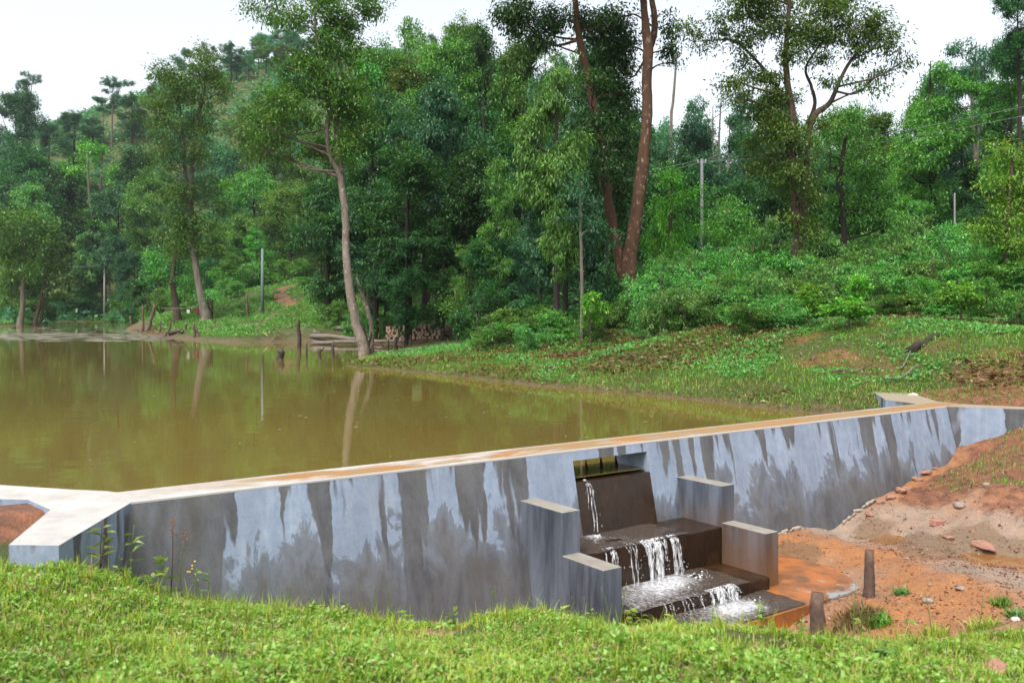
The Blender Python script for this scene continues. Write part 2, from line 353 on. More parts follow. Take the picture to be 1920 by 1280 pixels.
PATHPX = [(470, 628), (492, 608), (510, 592), (545, 573), (530, 562), (520, 552), (533, 542), (552, 531)]
def build_ground():
    nx, ny = 420, 460
    u = np.linspace(-1, 1, nx); X = np.sinh(u * 6.6) / np.sinh(6.6) * 600
    v = np.linspace(-1, 1, ny); Yv = np.sinh(v * 6.4) / np.sinh(6.4) * 620 + 9
    gx, gy = np.meshgrid(X, Yv); z = ground(gx, gy)
    V = np.stack([gx.ravel(), gy.ravel(), z.ravel()], 1)
    i = np.arange(nx * ny).reshape(ny, nx)
    Fc = np.stack([i[:-1, :-1], i[:-1, 1:], i[1:, 1:], i[1:, :-1]], -1).reshape(-1, 4)
    me = mesh_np('ground', V, Fc, None, True)
    x, y = gx.ravel(), gy.ravel(); s_, t_ = st_of(x, y); d = dist(x, y); ins = inside(x, y)
    nz = vnoise(x, y, 11, 1.6) * .5 + vnoise(x, y, 12, 4) * .25
    # sand: downstream flat on the right
    sand = smst(6.75, 7.25, y + .06 * nz - .0 * x) * smst(2.0, 2.6, x + .1 * nz) * smst(-.4, 0, t_)
    sand = np.maximum(sand, smst(-.35, 0, t_) * smst(1.5, 2.2, t_ - 0 * nz) * smst(1.0, 1.6, s_) * smst(7.0, 7.4, y))
    sand = np.maximum(sand, (smst(-.1, .1, t_) * (1 - smst(2.2, 2.6, t_)) * smst(.8, 1.4, s_) * (1 - smst(13.5, 14, s_))))
    # a pale washed apron of fine silt and an orange gravel bank
    # orange bare earth: patches on the right bank, beside the right end of the dam, soil behind the left wing, the path
    earth = np.zeros_like(x)
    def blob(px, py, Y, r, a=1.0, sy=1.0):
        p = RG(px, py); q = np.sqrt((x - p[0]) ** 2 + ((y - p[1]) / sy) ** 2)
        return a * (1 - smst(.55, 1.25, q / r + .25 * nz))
    for b in [(1780, 738, 15.3, .9), (1900, 742, 15.2, 1.2), (1640, 620, 23, .8, .8), (1440, 603, 23.5, .6, .75), (1550, 672, 20, .8, .66), (1700, 605, 22, .6, .7), (1500, 640, 21, .6, .6), (1640, 690, 19, 1.3, .5), (1850, 700, 17.5, 1.2, .58), (1920, 670, 18, 1.1, .58), (1500, 700, 18, .8, .44), (1740, 650, 18, .9, .5)]:  # red earth; below the thicket it also paints in the shadowed recess under shrubs
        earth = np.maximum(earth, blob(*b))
    earth = np.maximum(earth, (1 - smst(.5, 1.1, np.hypot(x + 4.3, (y - 6.75) * 1.2) / 1.2 + .2 * nz)))
    earth = np.maximum(earth, .85 * smst(.2, .5, t_) * (1 - smst(1.2, 2.6, t_ + .5 * nz)) * smst(9.0, 10.5, s_))
    earth = np.maximum(earth, .6 * smst(5.9, 6.9, x + .5 * nz) * smst(10.3, 11.2, y + .4 * nz) * (t_ > 0))
    path = np.zeros_like(x)
    pp = np.array([RG(*q)[:2] for q in PATHPX])
    for a, b in zip(pp[:-1], pp[1:]):
        q = b - a; k = np.clip(((x - a[0]) * q[0] + (y - a[1]) * q[1]) / (q @ q), 0, 1)
        dd = np.hypot(x - a[0] - k * q[0], y - a[1] - k * q[1]); path = np.maximum(path, (1 - smst(.15, .4 + .5 * (a[1] > 70), dd)) * (1 if a[1] > 70 else .62))
    path = np.maximum(path, .9 * blob(556, 570, 76, 1.0))
    silt = np.zeros_like(x); wet = np.zeros_like(x)
    for px, py, r, sy in [(1700, 985, 1.0, .8), (1600, 985, .7, .8), (1850, 990, 1.1, .7), (1880, 1100, .5, 2.0), (1660, 1010, .5, 1), (1545, 985, .45, 1)]:
        p = RG(px, py); silt = np.maximum(silt, 1 - smst(.6, 1.3, np.hypot(x - p[0], (y - p[1]) / sy) / r + .3 * nz))
    for px, py, r in [(1640, 1000, .22), (1700, 1025, .26), (1770, 1045, .36), (1850, 1052, .42), (1930, 1065, .42), (1820, 1008, .26), (1770, 1028, .22), (1490, 1040, .22)]:
        p = RG(px, py); wet = np.maximum(wet, 1 - smst(.5, 1.3, np.hypot(x - p[0], (y - p[1])) / r + .3 * nz))
    mud = (1 - smst(.06, .42, d + .12 * nz)) * (~ins) * (t_ < -.3)
    far = (y > 44) & (y < 150) & (t_ < -1)
    mud = np.maximum(mud, np.where(far, (1 - smst(.2, 1.6, d + .8 * nz)) * .75, 0))
    mud = np.where(ins, 1, mud)
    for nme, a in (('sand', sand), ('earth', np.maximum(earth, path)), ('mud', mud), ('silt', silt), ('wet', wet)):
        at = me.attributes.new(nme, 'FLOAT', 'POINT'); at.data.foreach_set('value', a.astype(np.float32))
    m, nt, b = newmat('ground'); g = texco(nt, 'Object')
    n1 = noise(nt, g, .8, 6, .6); n2 = noise(nt, g, 6, 6, .65); n3 = noise(nt, g, 40, 4, .7)
    grass = mix(nt, ramp(nt, n2, [(.3, 0.), (.7, 1.)]), (.050, .070, .016), (.075, .10, .024))
    grass = mix(nt, ramp(nt, n1, [(.45, 0.), (.7, .7)]), grass, (.085, .052, .026))
    sandc = mix(nt, ramp(nt, n1, [(.34, 0.), (.54, 1.)]), (.36, .235, .165), (.46, .185, .062))
    sandc = mix(nt, ramp(nt, n3, [(.35, .45), (.55, 0.)]), sandc, (.20, .085, .036))
    sandc = mix(nt, math_(nt, 'MULTIPLY', attr(nt, 'silt'), ramp(nt, n2, [(.3, .6), (.6, 1.)]), True), sandc, mix(nt, ramp(nt, n1, [(.4, 0.), (.6, 1.)]), (.40, .32, .26), (.31, .245, .20)))
    wetm = ramp(nt, math_(nt, 'ADD', attr(nt, 'wet'), math_(nt, 'MULTIPLY_ADD', n2, .5)), [(.6, 0.), (.95, 1.)])
    sandc = mix(nt, math_(nt, 'MULTIPLY', wetm, .8), sandc, (.17, .105, .055))
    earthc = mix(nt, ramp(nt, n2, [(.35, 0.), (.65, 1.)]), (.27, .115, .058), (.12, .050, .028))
    mudc = mix(nt, ramp(nt, n2, [(.35, 0.), (.65, 1.)]), (.085, .058, .032), (.13, .10, .045))
    nn = math_(nt, 'MULTIPLY_ADD', n2, .5); nn.node.inputs[2].default_value = -.25
    def edge(a): return ramp(nt, math_(nt, 'ADD', attr(nt, a), nn), [(.40, 0.), (.60, 1.)])
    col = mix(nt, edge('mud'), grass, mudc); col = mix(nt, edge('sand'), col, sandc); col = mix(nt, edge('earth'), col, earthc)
    nt.links.new(col, b.inputs['Base Color']); nt.links.new(ramp(nt, wetm, [(0, .9), (1, .35)]), b.inputs['Roughness']); b.inputs['Specular IOR Level'].default_value = .3
    hsum = math_(nt, 'ADD', n2, math_(nt, 'MULTIPLY', n3, .35)); hsum = math_(nt, 'ADD', hsum, math_(nt, 'MULTIPLY', noise(nt, g, 130, 3, .7), .12)); bump(nt, b, hsum, .8, .09)
    me.materials.append(m)
    tag(link('ground', me), kind='structure')
build_ground()

# ------------------------------------------------------------------ water
def build_water():
    m, nt, b = newmat('pond_water'); g = texco(nt)
    n = noise(nt, g, .12, 3, .5)
    nt.links.new(mix(nt, ramp(nt, n, [(.35, 0.), (.65, 1.)]), (.140, .100, .024), (.118, .090, .024)), b.inputs['Base Color'])
    b.inputs['Roughness'].default_value = .035; b.inputs['IOR'].default_value = 1.33; b.inputs['Specular IOR Level'].default_value = .5
    h = math_(nt, 'ADD', noise(nt, mapping(nt, g, (1, 1.6, 1), (0, 0, .3)), 1.3, 2, .5), math_(nt, 'MULTIPLY', noise(nt, g, 7, 2, .5), .12))
    bump(nt, b, h, .05, .05)
    a, bb = st(-3.5, -.25), st(14.5, -.25)
    poly = [tuple(st(-3.5, -.25)), tuple(st(4.45, -.25)), tuple(st(4.45, .0)), tuple(st(5.52, .0)), tuple(st(5.52, -.25)), tuple(st(14.5, -.25)), (20, 60), (10, 200), (-140, 200), (-140, 5)]
    V = [(x, y, ZW) for x, y in poly]
    me = pymesh('pond_water', V, [tuple(range(len(V)))], m)
    import bmesh
    bm = bmesh.new(); bm.from_mesh(me); bmesh.ops.triangulate(bm, faces=bm.faces); bmesh.ops.recalc_face_normals(bm, faces=bm.faces)
    for f in bm.faces:
        if f.normal.z < 0: f.normal_flip()
    bm.to_mesh(me); bm.free()
    tag(link('pond_water', me), kind='structure')
build_water()

# ------------------------------------------------------------------ concrete dam
def concrete(name, mode):
    m, nt, b = newmat(name); g = texco(nt)
    sep = nt.nodes.new('ShaderNodeSeparateXYZ'); nt.links.new(g, sep.inputs[0]); x, u, z = sep.outputs
    fine = noise(nt, g, 9, 8, .65); grit = noise(nt, g, 60, 4, .7)
    if mode == 'face':
        nz_ = math_(nt, 'MULTIPLY', z, -1.0)                                   # depth below the top
        wob = math_(nt, 'MULTIPLY', math_(nt, 'SUBTRACT', noise(nt, mapping(nt, g, (1, 1, .5)), 5, 5, .65), .5), .12)
        xw = math_(nt, 'ADD', x, wob)
        cmb = nt.nodes.new('ShaderNodeCombineXYZ'); nt.links.new(xw, cmb.inputs[0]); nt.links.new(math_(nt, 'MULTIPLY', z, .10), cmb.inputs[2])
        n1 = noise(nt, cmb.outputs[0], 2.3, 3, .6); n2 = noise(nt, cmb.outputs[0], .55, 2, .5)
        runs = math_(nt, 'ADD', math_(nt, 'MULTIPLY', math_(nt, 'SUBTRACT', n1, .515), 6.5), math_(nt, 'MULTIPLY', math_(nt, 'SUBTRACT', n2, .46), 3.0))   # how far each run of damp reaches down
        left = ramp(nt, math_(nt, 'MULTIPLY', x, .25), [(.0, .0), (.004, 1.), (.12, 1.), (.17, .0)])
        runs = math_(nt, 'ADD', runs, math_(nt, 'MULTIPLY', left, 2.5))
        drip = ramp(nt, math_(nt, 'SUBTRACT', runs, nz_), [(-.0, 0.), (.13, 1.)])
        smear = noise(nt, mapping(nt, g, (1.0, .6, .55), (0, .75, 0)), 2.6, 6, .7, .8)
        soft = noise(nt, mapping(nt, g, (1, 1, .5)), 1.1, 4, .6)
        lowv = math_(nt, 'ADD', math_(nt, 'ADD', nz_, math_(nt, 'MULTIPLY', math_(nt, 'SUBTRACT', smear, .5), 1.7)), math_(nt, 'MULTIPLY', math_(nt, 'SUBTRACT', soft, .5), 1.3))
        xs = ramp(nt, math_(nt, 'MULTIPLY', x, .1), [(.30, .08), (.50, .0), (.62, .0), (.75, -.0)])
        lowv = math_(nt, 'ADD', lowv, xs)
        low = ramp(nt, lowv, [(.60, 0.), (.66, .65), (.92, .9), (1., 1.)])
        str2 = noise(nt, mapping(nt, g, (1, 1, .03)), 10, 4, .65)
        dampm = math_(nt, 'MAXIMUM', drip, low)
        pale = mix(nt, ramp(nt, fine, [(.3, 0.), (.7, 1.)]), (.185, .238, .325), (.265, .322, .410))
        pale = mix(nt, ramp(nt, str2, [(.48, 0.), (.72, .6)]), pale, (.36, .40, .48))
        pale = mix(nt, ramp(nt, soft, [(.35, .45), (.6, 0.)]), pale, (.12, .135, .17))
        damp = mix(nt, ramp(nt, noise(nt, mapping(nt, g, (1, 1, .5), (0, .5, 0)), 3.2, 7, .72, .5), [(.32, 0.), (.68, 1.)]), (.050, .052, .060), (.125, .122, .122))
        damp = mix(nt, ramp(nt, str2, [(.42, 0.), (.7, .5)]), damp, (.135, .145, .17))
        damp = mix(nt, ramp(nt, noise(nt, mapping(nt, g, (1, 1, .12)), 3.3, 4, .6), [(.5, 0.), (.72, .55)]), damp, (.085, .075, .060))
        col = mix(nt, dampm, pale, damp)
        # rust brown tide marks low on the face
        rough = ramp(nt, dampm, [(0, .8), (1, .5)])
    elif mode == 'top':
        n = noise(nt, mapping(nt, g, (.45, 1.3, 1)), 1.6, 5, .6, .4)
        cx = math_(nt, 'MULTIPLY', x, .05)
        edge = ramp(nt, math_(nt, 'ABSOLUTE', math_(nt, 'SUBTRACT', u, .25)), [(.15, 0.), (.25, 1.)])
        stain = math_(nt, 'SUBTRACT', ramp(nt, n, [(.38, 0.), (.50, 1.)]), math_(nt, 'MULTIPLY', edge, .85), True)
        leftfade = ramp(nt, math_(nt, 'MULTIPLY', math_(nt, 'ADD', x, .9), .4), [(.3, 0.), (.9, 1.)])
        stain = math_(nt, 'MULTIPLY', stain, leftfade, True)
        base = mix(nt, ramp(nt, fine, [(.3, 0.), (.7, 1.)]), (.33, .325, .31), (.45, .44, .42))
        base = mix(nt, ramp(nt, math_(nt, 'ADD', x, 1.6), [(.9, 1.), (1., .0)]) if False else ramp(nt, math_(nt, 'MULTIPLY_ADD', x, .2), [(.44, 1.), (.56, 0.)]), base, mix(nt, ramp(nt, noise(nt, g, 2.6, 6, .65), [(.38, 0.), (.62, 1.)]), (.34, .32, .29), (.45, .44, .42)))
        brown = mix(nt, ramp(nt, noise(nt, g, 2.2, 5, .6), [(.4, 0.), (.62, 1.)]), (.24, .17, .085), (.30, .135, .042))
        far = ramp(nt, math_(nt, 'MULTIPLY', x, .09), [(.35, 0.), (.75, 1.)])
        base = mix(nt, math_(nt, 'MULTIPLY', far, math_(nt, 'SUBTRACT', 1.0, edge, True), True), base, (.22, .175, .10))
        rt = ramp(nt, math_(nt, 'MULTIPLY', x, .05), [(.575, 0.), (.605, .85)])
        base = mix(nt, rt, base, (.23, .19, .125))
        col = mix(nt, stain, base, brown); rough = None
    elif mode == 'chute':
        n = noise(nt, mapping(nt, g, (1, 1, .12)), 5, 5, .6)
        col = mix(nt, ramp(nt, n, [(.38, 0.), (.66, 1.)]), (.038, .046, .060), (.135, .155, .195))
        far = ramp(nt, math_(nt, 'MULTIPLY', x, .1), [(.56, 0.), (.60, 1.)])
        zl = ramp(nt, math_(nt, 'ADD', math_(nt, 'MULTIPLY_ADD', z, .9), math_(nt, 'MULTIPLY', noise(nt, mapping(nt, g, (1, 1, .4)), 3, 5, .6), .5)), [(.0, 1.), (.75, 0.)]); zl.node.inputs[0].links[0].from_node.inputs[0].links[0].from_node.inputs[2].default_value = 1.0
        col = mix(nt, math_(nt, 'MULTIPLY', math_(nt, 'MULTIPLY', far, zl), 1.0), col, (.17, .075, .022))
        rough = None
    elif mode == 'wet':
        n = noise(nt, mapping(nt, g, (1, 1, .15)), 7, 5, .6)
        col = mix(nt, ramp(nt, n, [(.3, 0.), (.7, 1.)]), (.016, .009, .005), (.036, .020, .011))
        col = mix(nt, ramp(nt, noise(nt, g, 2.5, 4, .6), [(.55, 0.), (.75, .8)]), col, (.085, .038, .014)); rough = None
    elif mode == 'apron':
        n = noise(nt, g, 1.7, 5, .6, .3)
        col = mix(nt, ramp(nt, fine, [(.3, 0.), (.7, 1.)]), (.20, .21, .20), (.27, .28, .27))
        mudm = ramp(nt, n, [(.54, 1.), (.57, 0.)])
        mudc = mix(nt, ramp(nt, noise(nt, g, 3.5, 4, .6), [(.4, 0.), (.6, 1.)]), (.36, .12, .028), (.16, .075, .03))
        col = mix(nt, mudm, col, mudc); rough = None
    col = mix(nt, ramp(nt, grit, [(.3, .35), (.5, 0.)]), col, mix(nt, 1.0, col, (.45, .45, .45, 1), 'MULTIPLY'))
    nt.links.new(col, b.inputs['Base Color'])
    if rough is not None: nt.links.new(rough, b.inputs['Roughness'])
    else: b.inputs['Roughness'].default_value = {'top': .75, 'chute': .6, 'wet': .22, 'apron': .35}[mode]
    b.inputs['Specular IOR Level'].default_value = .35
    bump(nt, b, math_(nt, 'ADD', fine, math_(nt, 'MULTIPLY', grit, .3)), .35, .012); return m
M_FACE, M_TOP, M_CHUTE, M_WET, M_APRON = concrete('concrete_face', 'face'), concrete('concrete_top', 'top'), concrete('concrete_chute', 'chute'), concrete('concrete_wet', 'wet'), concrete('concrete_apron', 'apron')

BAT = .22; ZB = -2.3
def two_mat(me, top=M_TOP):
    me.materials.append(top)
    for p in me.polygons:
        if p.normal.z > .9 and abs(p.center.z) < .01: p.material_index = 1
    return me
dam = thing('concrete_dam', 'long grey concrete dam wall with streaked face, flared ends and a stepped spillway', 'dam', (A0[0], A0[1], 0), DAMROT)
def L(s, t, z): return (s, -t, z)           # dam coordinates -> local
def build_dam():
    mb = MB()
    # main wall cross sections at s stations; front face t = -BAT*z
    def sec(s, z1, z0, ks=0.):
        return [L(s, -BAT * z1, z1), L(s + ks, -BAT * z0, z0), L(s + ks, -.49, z0), L(s, -.49, z1)]
    def span(a, b): V = a + b; mb.add(V, [(0, 4, 5, 1), (1, 5, 6, 2), (2, 6, 7, 3), (3, 7, 4, 0)])
    a0, a1, b0, b1 = 0, 4.44, 5.53, 12.0
    z_l, z_s = -.105, -.33
    # vertical subdivision so shared borders match
    def wallspan(s0, s1, k0, k1):
        span(sec(s0, 0, ZB, k0), sec(s1, 0, ZB, k1))
    wallspan(a0, a1, -.35, 0); wallspan(b0, b1, 0, .35)
    # end caps of the two blocks inside the opening (jambs)
    for s in (a1, b0): mb.add([L(s, -BAT * z_l, z_l), L(s, -BAT * z_s, z_s), L(s, -.49, z_s), L(s, -.49, z_l)], [(0, 1, 2, 3)])
    # bridge slab over the opening
    mb.add([L(a1, 0, 0), L(b0, 0, 0), L(b0, -.49, 0), L(a1, -.49, 0), L(a1, -BAT * z_l, z_l), L(b0, -BAT * z_l, z_l), L(b0, -.49, z_l), L(a1, -.49, z_l)],
           [(0, 1, 2, 3), (4, 5, 6, 7), (0, 1, 5, 4), (2, 3, 7, 6)])
    me = pymesh('dam_wall', mb.V, mb.F, M_FACE)
    import bmesh
    bm = bmesh.new(); bm.from_mesh(me); bmesh.ops.remove_doubles(bm, verts=bm.verts, dist=1e-5); bmesh.ops.recalc_face_normals(bm, faces=bm.faces); bm.to_mesh(me); bm.free()
    for p in me.polygons:                    # make sure the outside looks outward
        pass
    link('dam_wall', two_mat(me), dam)
    # sill block (wet)
    mb = MB(); V = sec(a1, z_s, ZB) + sec(b0, z_s, ZB); mb.add(V, [(0, 4, 5, 1), (3, 7, 4, 0), (2, 6, 7, 3)])
    link('spillway_sill', mb.mesh('spillway_sill', M_WET), dam)
    # light arris along the top front edge of the wall: worn mortar lip
    mb = MB()
    for s0, s1 in ((0.0, 12.0),):
        n = 60; rg = np.random.default_rng(4)
        for i in range(n):
            a, b_ = s0 + (s1 - s0) * i / n, s0 + (s1 - s0) * (i + 1) / n
            q = .004; mb.prism([L(a, q, 0)[:2], L(b_, q, 0)[:2], L(b_, -.02, 0)[:2], L(a, -.02, 0)[:2]], -.012, .004)
    m, nt, b = newmat('mortar_lip'); b.inputs['Base Color'].default_value = (.42, .41, .39, 1); b.inputs['Roughness'].default_value = .85
    link('mortar_lip', mb.mesh('mortar_lip', m), dam)
    def wing(poly, nm='wing_wall'):
        mb = MB().prism([L(s, t, 0)[:2] for s, t in poly], ZB, 0); me = mb.mesh(nm, M_FACE); link(nm, two_mat(me), dam)
    wing([(0, 0), (-.67, 1.08), (-.93, .88), (-.55, -.09), (0, -.49)])
    wing([(0, -.49), (-.55, -.09), (-.64, -.6), (-.82, -.75), (-2.6, -2.4), (-2.6, -3.0), (-.75, -1.41), (-.3, -.86), (-.06, -.6)])
    wing([(12, 0), (12.62, .95), (13.0, .8), (12.55, -.09), (12, -.49)])
    wing([(12, -.49), (12.55, -.09), (12.7, -.55), (14.2, -2.1), (13.8, -2.5), (12.23, -1.18)])
    # side walls of the spillway (stepped)
    def side(s0, s1, t_up, z_up, t_lo, z_lo):
        prof = [(-.05, z_up), (t_up, z_up), (t_up, z_lo), (t_lo, z_lo), (t_lo, ZB), (-.05, ZB)]
        prof[0] = (-BAT * z_up - .02, z_up)
        n = len(prof); mb = MB(); V = [L(s0, t, z) for t, z in prof] + [L(s1, t, z) for t, z in prof]
        mb.add(V, [tuple(range(n)), tuple(range(2 * n - 1, n - 1, -1))] + [(i, (i + 1) % n, n + (i + 1) % n, n + i) for i in range(n)])
        me = mb.mesh('side_wall', M_CHUTE, bevel=.006)
        m2 = bpy.data.materials.get('side_top')
        if not m2: m2 = flat_mat('side_top', (.25, .235, .205), (.19, .165, .13), .75, 6)
        me.materials.append(m2)
        for p in me.polygons:
            if p.normal.z > .9: p.material_index = 1
        link('side_wall', me, dam)
    side(3.695, 3.92, .77, -.424, 1.36, -.835); side(5.94, 6.145, .77, -.428, 1.365, -.83)
    def step(s0, s1, t1, z1, t0):
        mb = MB().prism([L(s0, t0, 0)[:2], L(s1, t0, 0)[:2], L(s1, t1, 0)[:2], L(s0, t1, 0)[:2]], ZB, z1)
        link('stair_step', mb.mesh('stair_step', M_WET, bevel=.008), dam)
    step(3.918, 5.942, .775, -.874, 0.0); step(3.919, 5.941, 1.415, -1.266, .77)
    mb = MB().prism([L(3.925, .2, 0)[:2], L(7.15, .2, 0)[:2], L(7.15, 1.75, 0)[:2], L(6.9, 1.955, 0)[:2], L(3.925, 1.955, 0)[:2]], -1.62, -1.393)
    link('apron', mb.mesh('apron', M_APRON, bevel=.008), dam)
    # rough mortar fillet along the foot of the right half
    rg = np.random.default_rng(8); mb = MB()
    for s in np.arange(6.35, 9.6, .11):
        p = st(s, .3); z = gz(st(s, .42)[0], st(s, .42)[1]); q = rg.uniform(.010, .022)
        V, Fs = tube([L(s - .07, .30 + .02 * rg.normal(), z + .01), L(s, .31, z + .025), L(s + .07, .30 + .02 * rg.normal(), z + .01)], [q, q * 1.2, q], 6, int(s * 100), .2)
        mb.add(V, Fs)
    link('mortar_fillet', mb.mesh('mortar_fillet', flat_mat('fillet', (.36, .31, .27), (.20, .16, .13), .9, 9)), dam)
build_dam()

# ------------------------------------------------------------------ running water on the spillway
def build_cascade():
    m, nt, b = newmat('running_water'); g = texco(nt)
    w = noise(nt, mapping(nt, g, (1, .55, 1), (0, 0, .35)), 26, 5, .65, 1.0); big = noise(nt, g, 3.2, 3, .5)
    foam = attr(nt, 'foam')
    w2 = noise(nt, mapping(nt, g, (1.3, .5, 1), (0, 0, -.5)), 70, 3, .6, .8)
    f = ramp(nt, math_(nt, 'ADD', math_(nt, 'MULTIPLY', math_(nt, 'ADD', math_(nt, 'MULTIPLY', w, .6), math_(nt, 'MULTIPLY', w2, .4)), .9), math_(nt, 'MULTIPLY', foam, .28)), [(.54, 0.), (.64, .3), (.78, .9)])
    col = mix(nt, f, (.070, .052, .040), (.74, .75, .78)); nt.links.new(col, b.inputs['Base Color'])  # white flecks: foam, plus ripple glints painted into the colour
    b.inputs['Roughness'].default_value = .06; b.inputs['IOR'].default_value = 1.33
    bump(nt, b, w, 1.0, .05)
    def film(s0, s1, t0, t1, z, foamfn):
        n = 40; ss, tt = np.meshgrid(np.linspace(s0, s1, n), np.linspace(t0, t1, n)); rg = np.random.default_rng(2)
        zz = z + .004 * vnoise(ss * 9, tt * 14, 3, 1.5)
        V = np.stack([ss.ravel(), -tt.ravel(), zz.ravel()], 1); i = np.arange(n * n).reshape(n, n)
        Fc = np.stack([i[:-1, :-1], i[1:, :-1], i[1:, 1:], i[:-1, 1:]], -1).reshape(-1, 4)
        me = mesh_np('stream_water', V, Fc, m, True); a = me.attributes.new('foam', 'FLOAT', 'POINT'); a.data.foreach_set('value', np.clip(foamfn(ss, tt), 0, 1).ravel().astype(np.float32))
        tag(link('stream_water', me, None, (A0[0], A0[1], 0), (0, 0, DAMROT)), kind='structure')
    gs = lambda x, c, r: np.exp(-((x - c) / r) ** 2)
    film(3.925, 5.42, .20, .78, -.868, lambda s, t: .75 * gs(s, 4.5, .10) * gs(t, .25, .16) + .30 * gs(s, 4.7, .25) * gs(t, .6, .35))
    film(3.925, 5.62, .78, 1.42, -1.258, lambda s, t: 1.0 * gs(s, 4.95, .38) * gs(t, .92, .2) + .6 * gs(s, 4.6, .5) * gs(t, 1.1, .4) + .25 * gs(s, 4.15, .2))
    film(3.95, 5.85, 1.41, 1.93, -1.383, lambda s, t: 1.0 * gs(s, 5.25, .3) * gs(t, 1.62, .2) + .45 * gs(s, 4.8, .5))
    fm, nt, b = newmat('falling_water'); b.inputs['Base Color'].default_value = (.80, .82, .85, 1); b.inputs['Roughness'].default_value = .15
    tr = nt.nodes.new('ShaderNodeBsdfTransparent'); mx = nt.nodes.new('ShaderNodeMixShader')
    g = texco(nt); ns = noise(nt, mapping(nt, g, (1, 1, .10)), 55, 3, .6)
    nt.links.new(ramp(nt, ns, [(.40, .0), (.70, .75)]), mx.inputs[0]); nt.links.new(tr.outputs[0], mx.inputs[1]); nt.links.new(b.outputs[0], mx.inputs[2])
    nt.links.new(mx.outputs[0], nt.nodes['Material Output'].inputs[0])
    rg = np.random.default_rng(21)
    def falls(strands, t0, z0, z1, throw, label_seed):
        mb = MB()
        for s, w in strands:
            k = 9; pts = []; dr = rg.normal() * .02; th = throw * rg.uniform(.5, 1.2); zz1 = z1 + (0 if rg.random() > .25 else (z0 - z1) * rg.uniform(.1, .45))
            V = []
            for i in range(k):
                u = i / (k - 1); z = z0 + .012 + (zz1 - z0) * u ** 1.5; t = t0 - .05 + .05 * min(1, u * 4) + th * u ** .75
                ww = w * (1 + .3 * math.sin(i * 2.1 + s * 40)) * (1 - .25 * u); off = dr * u + .006 * math.sin(u * 14 + s * 77)
                V += [L(s - ww + off, t - .004, z), L(s + off, t + .008, z), L(s + ww + off, t - .004, z)]
            mb.add(V, [(3 * i + a, 3 * i + a + 1, 3 * i + a + 4, 3 * i + a + 3) for i in range(k - 1) for a in (0, 1)])
        # droplets
        for _ in range(len(strands) * 5):
            s, w = strands[rg.integers(len(strands))]; u = rg.random(); r = rg.uniform(.003, .008)
            c = np.array(L(s + rg.normal() * .04, t0 + throw * u + .02 + abs(rg.normal()) * .02, z0 + (z1 - z0) * u))
            mb.add([c + (r, 0, 0), c - (r, 0, 0), c + (0, r, 0), c - (0, r, 0), c + (0, 0, 1.8 * r), c - (0, 0, 1.8 * r)], [(0, 2, 4), (2, 1, 4), (1, 3, 4), (3, 0, 4), (2, 0, 5), (1, 2, 5), (3, 1, 5), (0, 3, 5)])
        tag(link('waterfall', pymesh('waterfall', mb.V, mb.F, fm, True), None, (A0[0], A0[1], 0), (0, 0, DAMROT)), kind='structure')
    falls([(4.60, .011), (4.617, .006), (4.585, .006)], BAT * .33, -.33, -.868, .13, 1)
    st1 = [(4.30, .018), (4.33, .012), (4.36, .010), (4.24, .006)] + [(x, rg.uniform(.008, .032)) for x in np.r_[np.linspace(4.76, 4.94, 9), rg.uniform(4.94, 5.26, 11)]] + [(x, .004) for x in rg.uniform(4.4, 4.75, 4)]
    falls(st1, .775, -.868, -1.258, .10, 2)
    st2 = [(x, rg.uniform(.008, .028)) for x in np.r_[rg.uniform(5.02, 5.22, 13), rg.uniform(5.27, 5.42, 9)]] + [(x, .005) for x in rg.uniform(4.4, 4.9, 7)]
    falls(st2, 1.415, -1.258, -1.385, .07, 3)
    # foam clots where the falls land
    mb = MB()
    def foamclot(s, t, z, r):
        h = r * .5; n = 7; V = [L(s, t, z + h)] + [L(s + r * math.cos(a) * rg.uniform(.7, 1.3), t + r * math.sin(a) * rg.uniform(.7, 1.3), z) for a in np.linspace(0, 6.28, n, False)]
        mb.add(V, [(0, 1 + i, 1 + (i + 1) % n) for i in range(n)])
    for _ in range(120): foamclot(rg.normal(4.98, .24), .86 + abs(rg.normal()) * .11, -1.262, rg.uniform(.003, .014))
    for _ in range(70): foamclot(rg.normal(5.23, .15), 1.47 + abs(rg.normal()) * .10, -1.389, rg.uniform(.003, .013))
    for _ in range(26): foamclot(rg.normal(4.60, .05), .25 + abs(rg.normal()) * .06, -.872, rg.uniform(.004, .014))
    fo, nt, b = newmat('foam'); b.inputs['Base Color'].default_value = (.80, .82, .85, 1); b.inputs['Roughness'].default_value = .5
    tag(link('foam', pymesh('foam', mb.V, mb.F, fo, True), None, (A0[0], A0[1], 0), (0, 0, DAMROT)), kind='stuff', label='white foam where the falling water lands on the steps')
build_cascade()

# ------------------------------------------------------------------ foliage builders
def unit(a): return a / (np.linalg.norm(a, axis=-1, keepdims=True) + 1e-9)
def leaf_quads(rg, pos, axis, L, Wd, flat=.5, curl=.15):
    """rhombic leaves: pos (n,3), axis (n,3) unit; L, Wd arrays"""
    n = len(pos); up = rg.normal(size=(n, 3)) * flat + (0, 0, 1)
    side = unit(np.cross(axis, up)); nrm = unit(np.cross(side, axis))
    L = np.broadcast_to(L, n)[:, None]; Wd = np.broadcast_to(Wd, n)[:, None]
    V = np.empty((n, 4, 3))
    V[:, 0] = pos; V[:, 1] = pos + axis * L * .45 + side * Wd * .5 + nrm * L * .06
    V[:, 2] = pos + axis * L - nrm * L * curl; V[:, 3] = pos + axis * L * .45 - side * Wd * .5 + nrm * L * .06
    return V.reshape(-1, 3), np.arange(4 * n).reshape(n, 4)

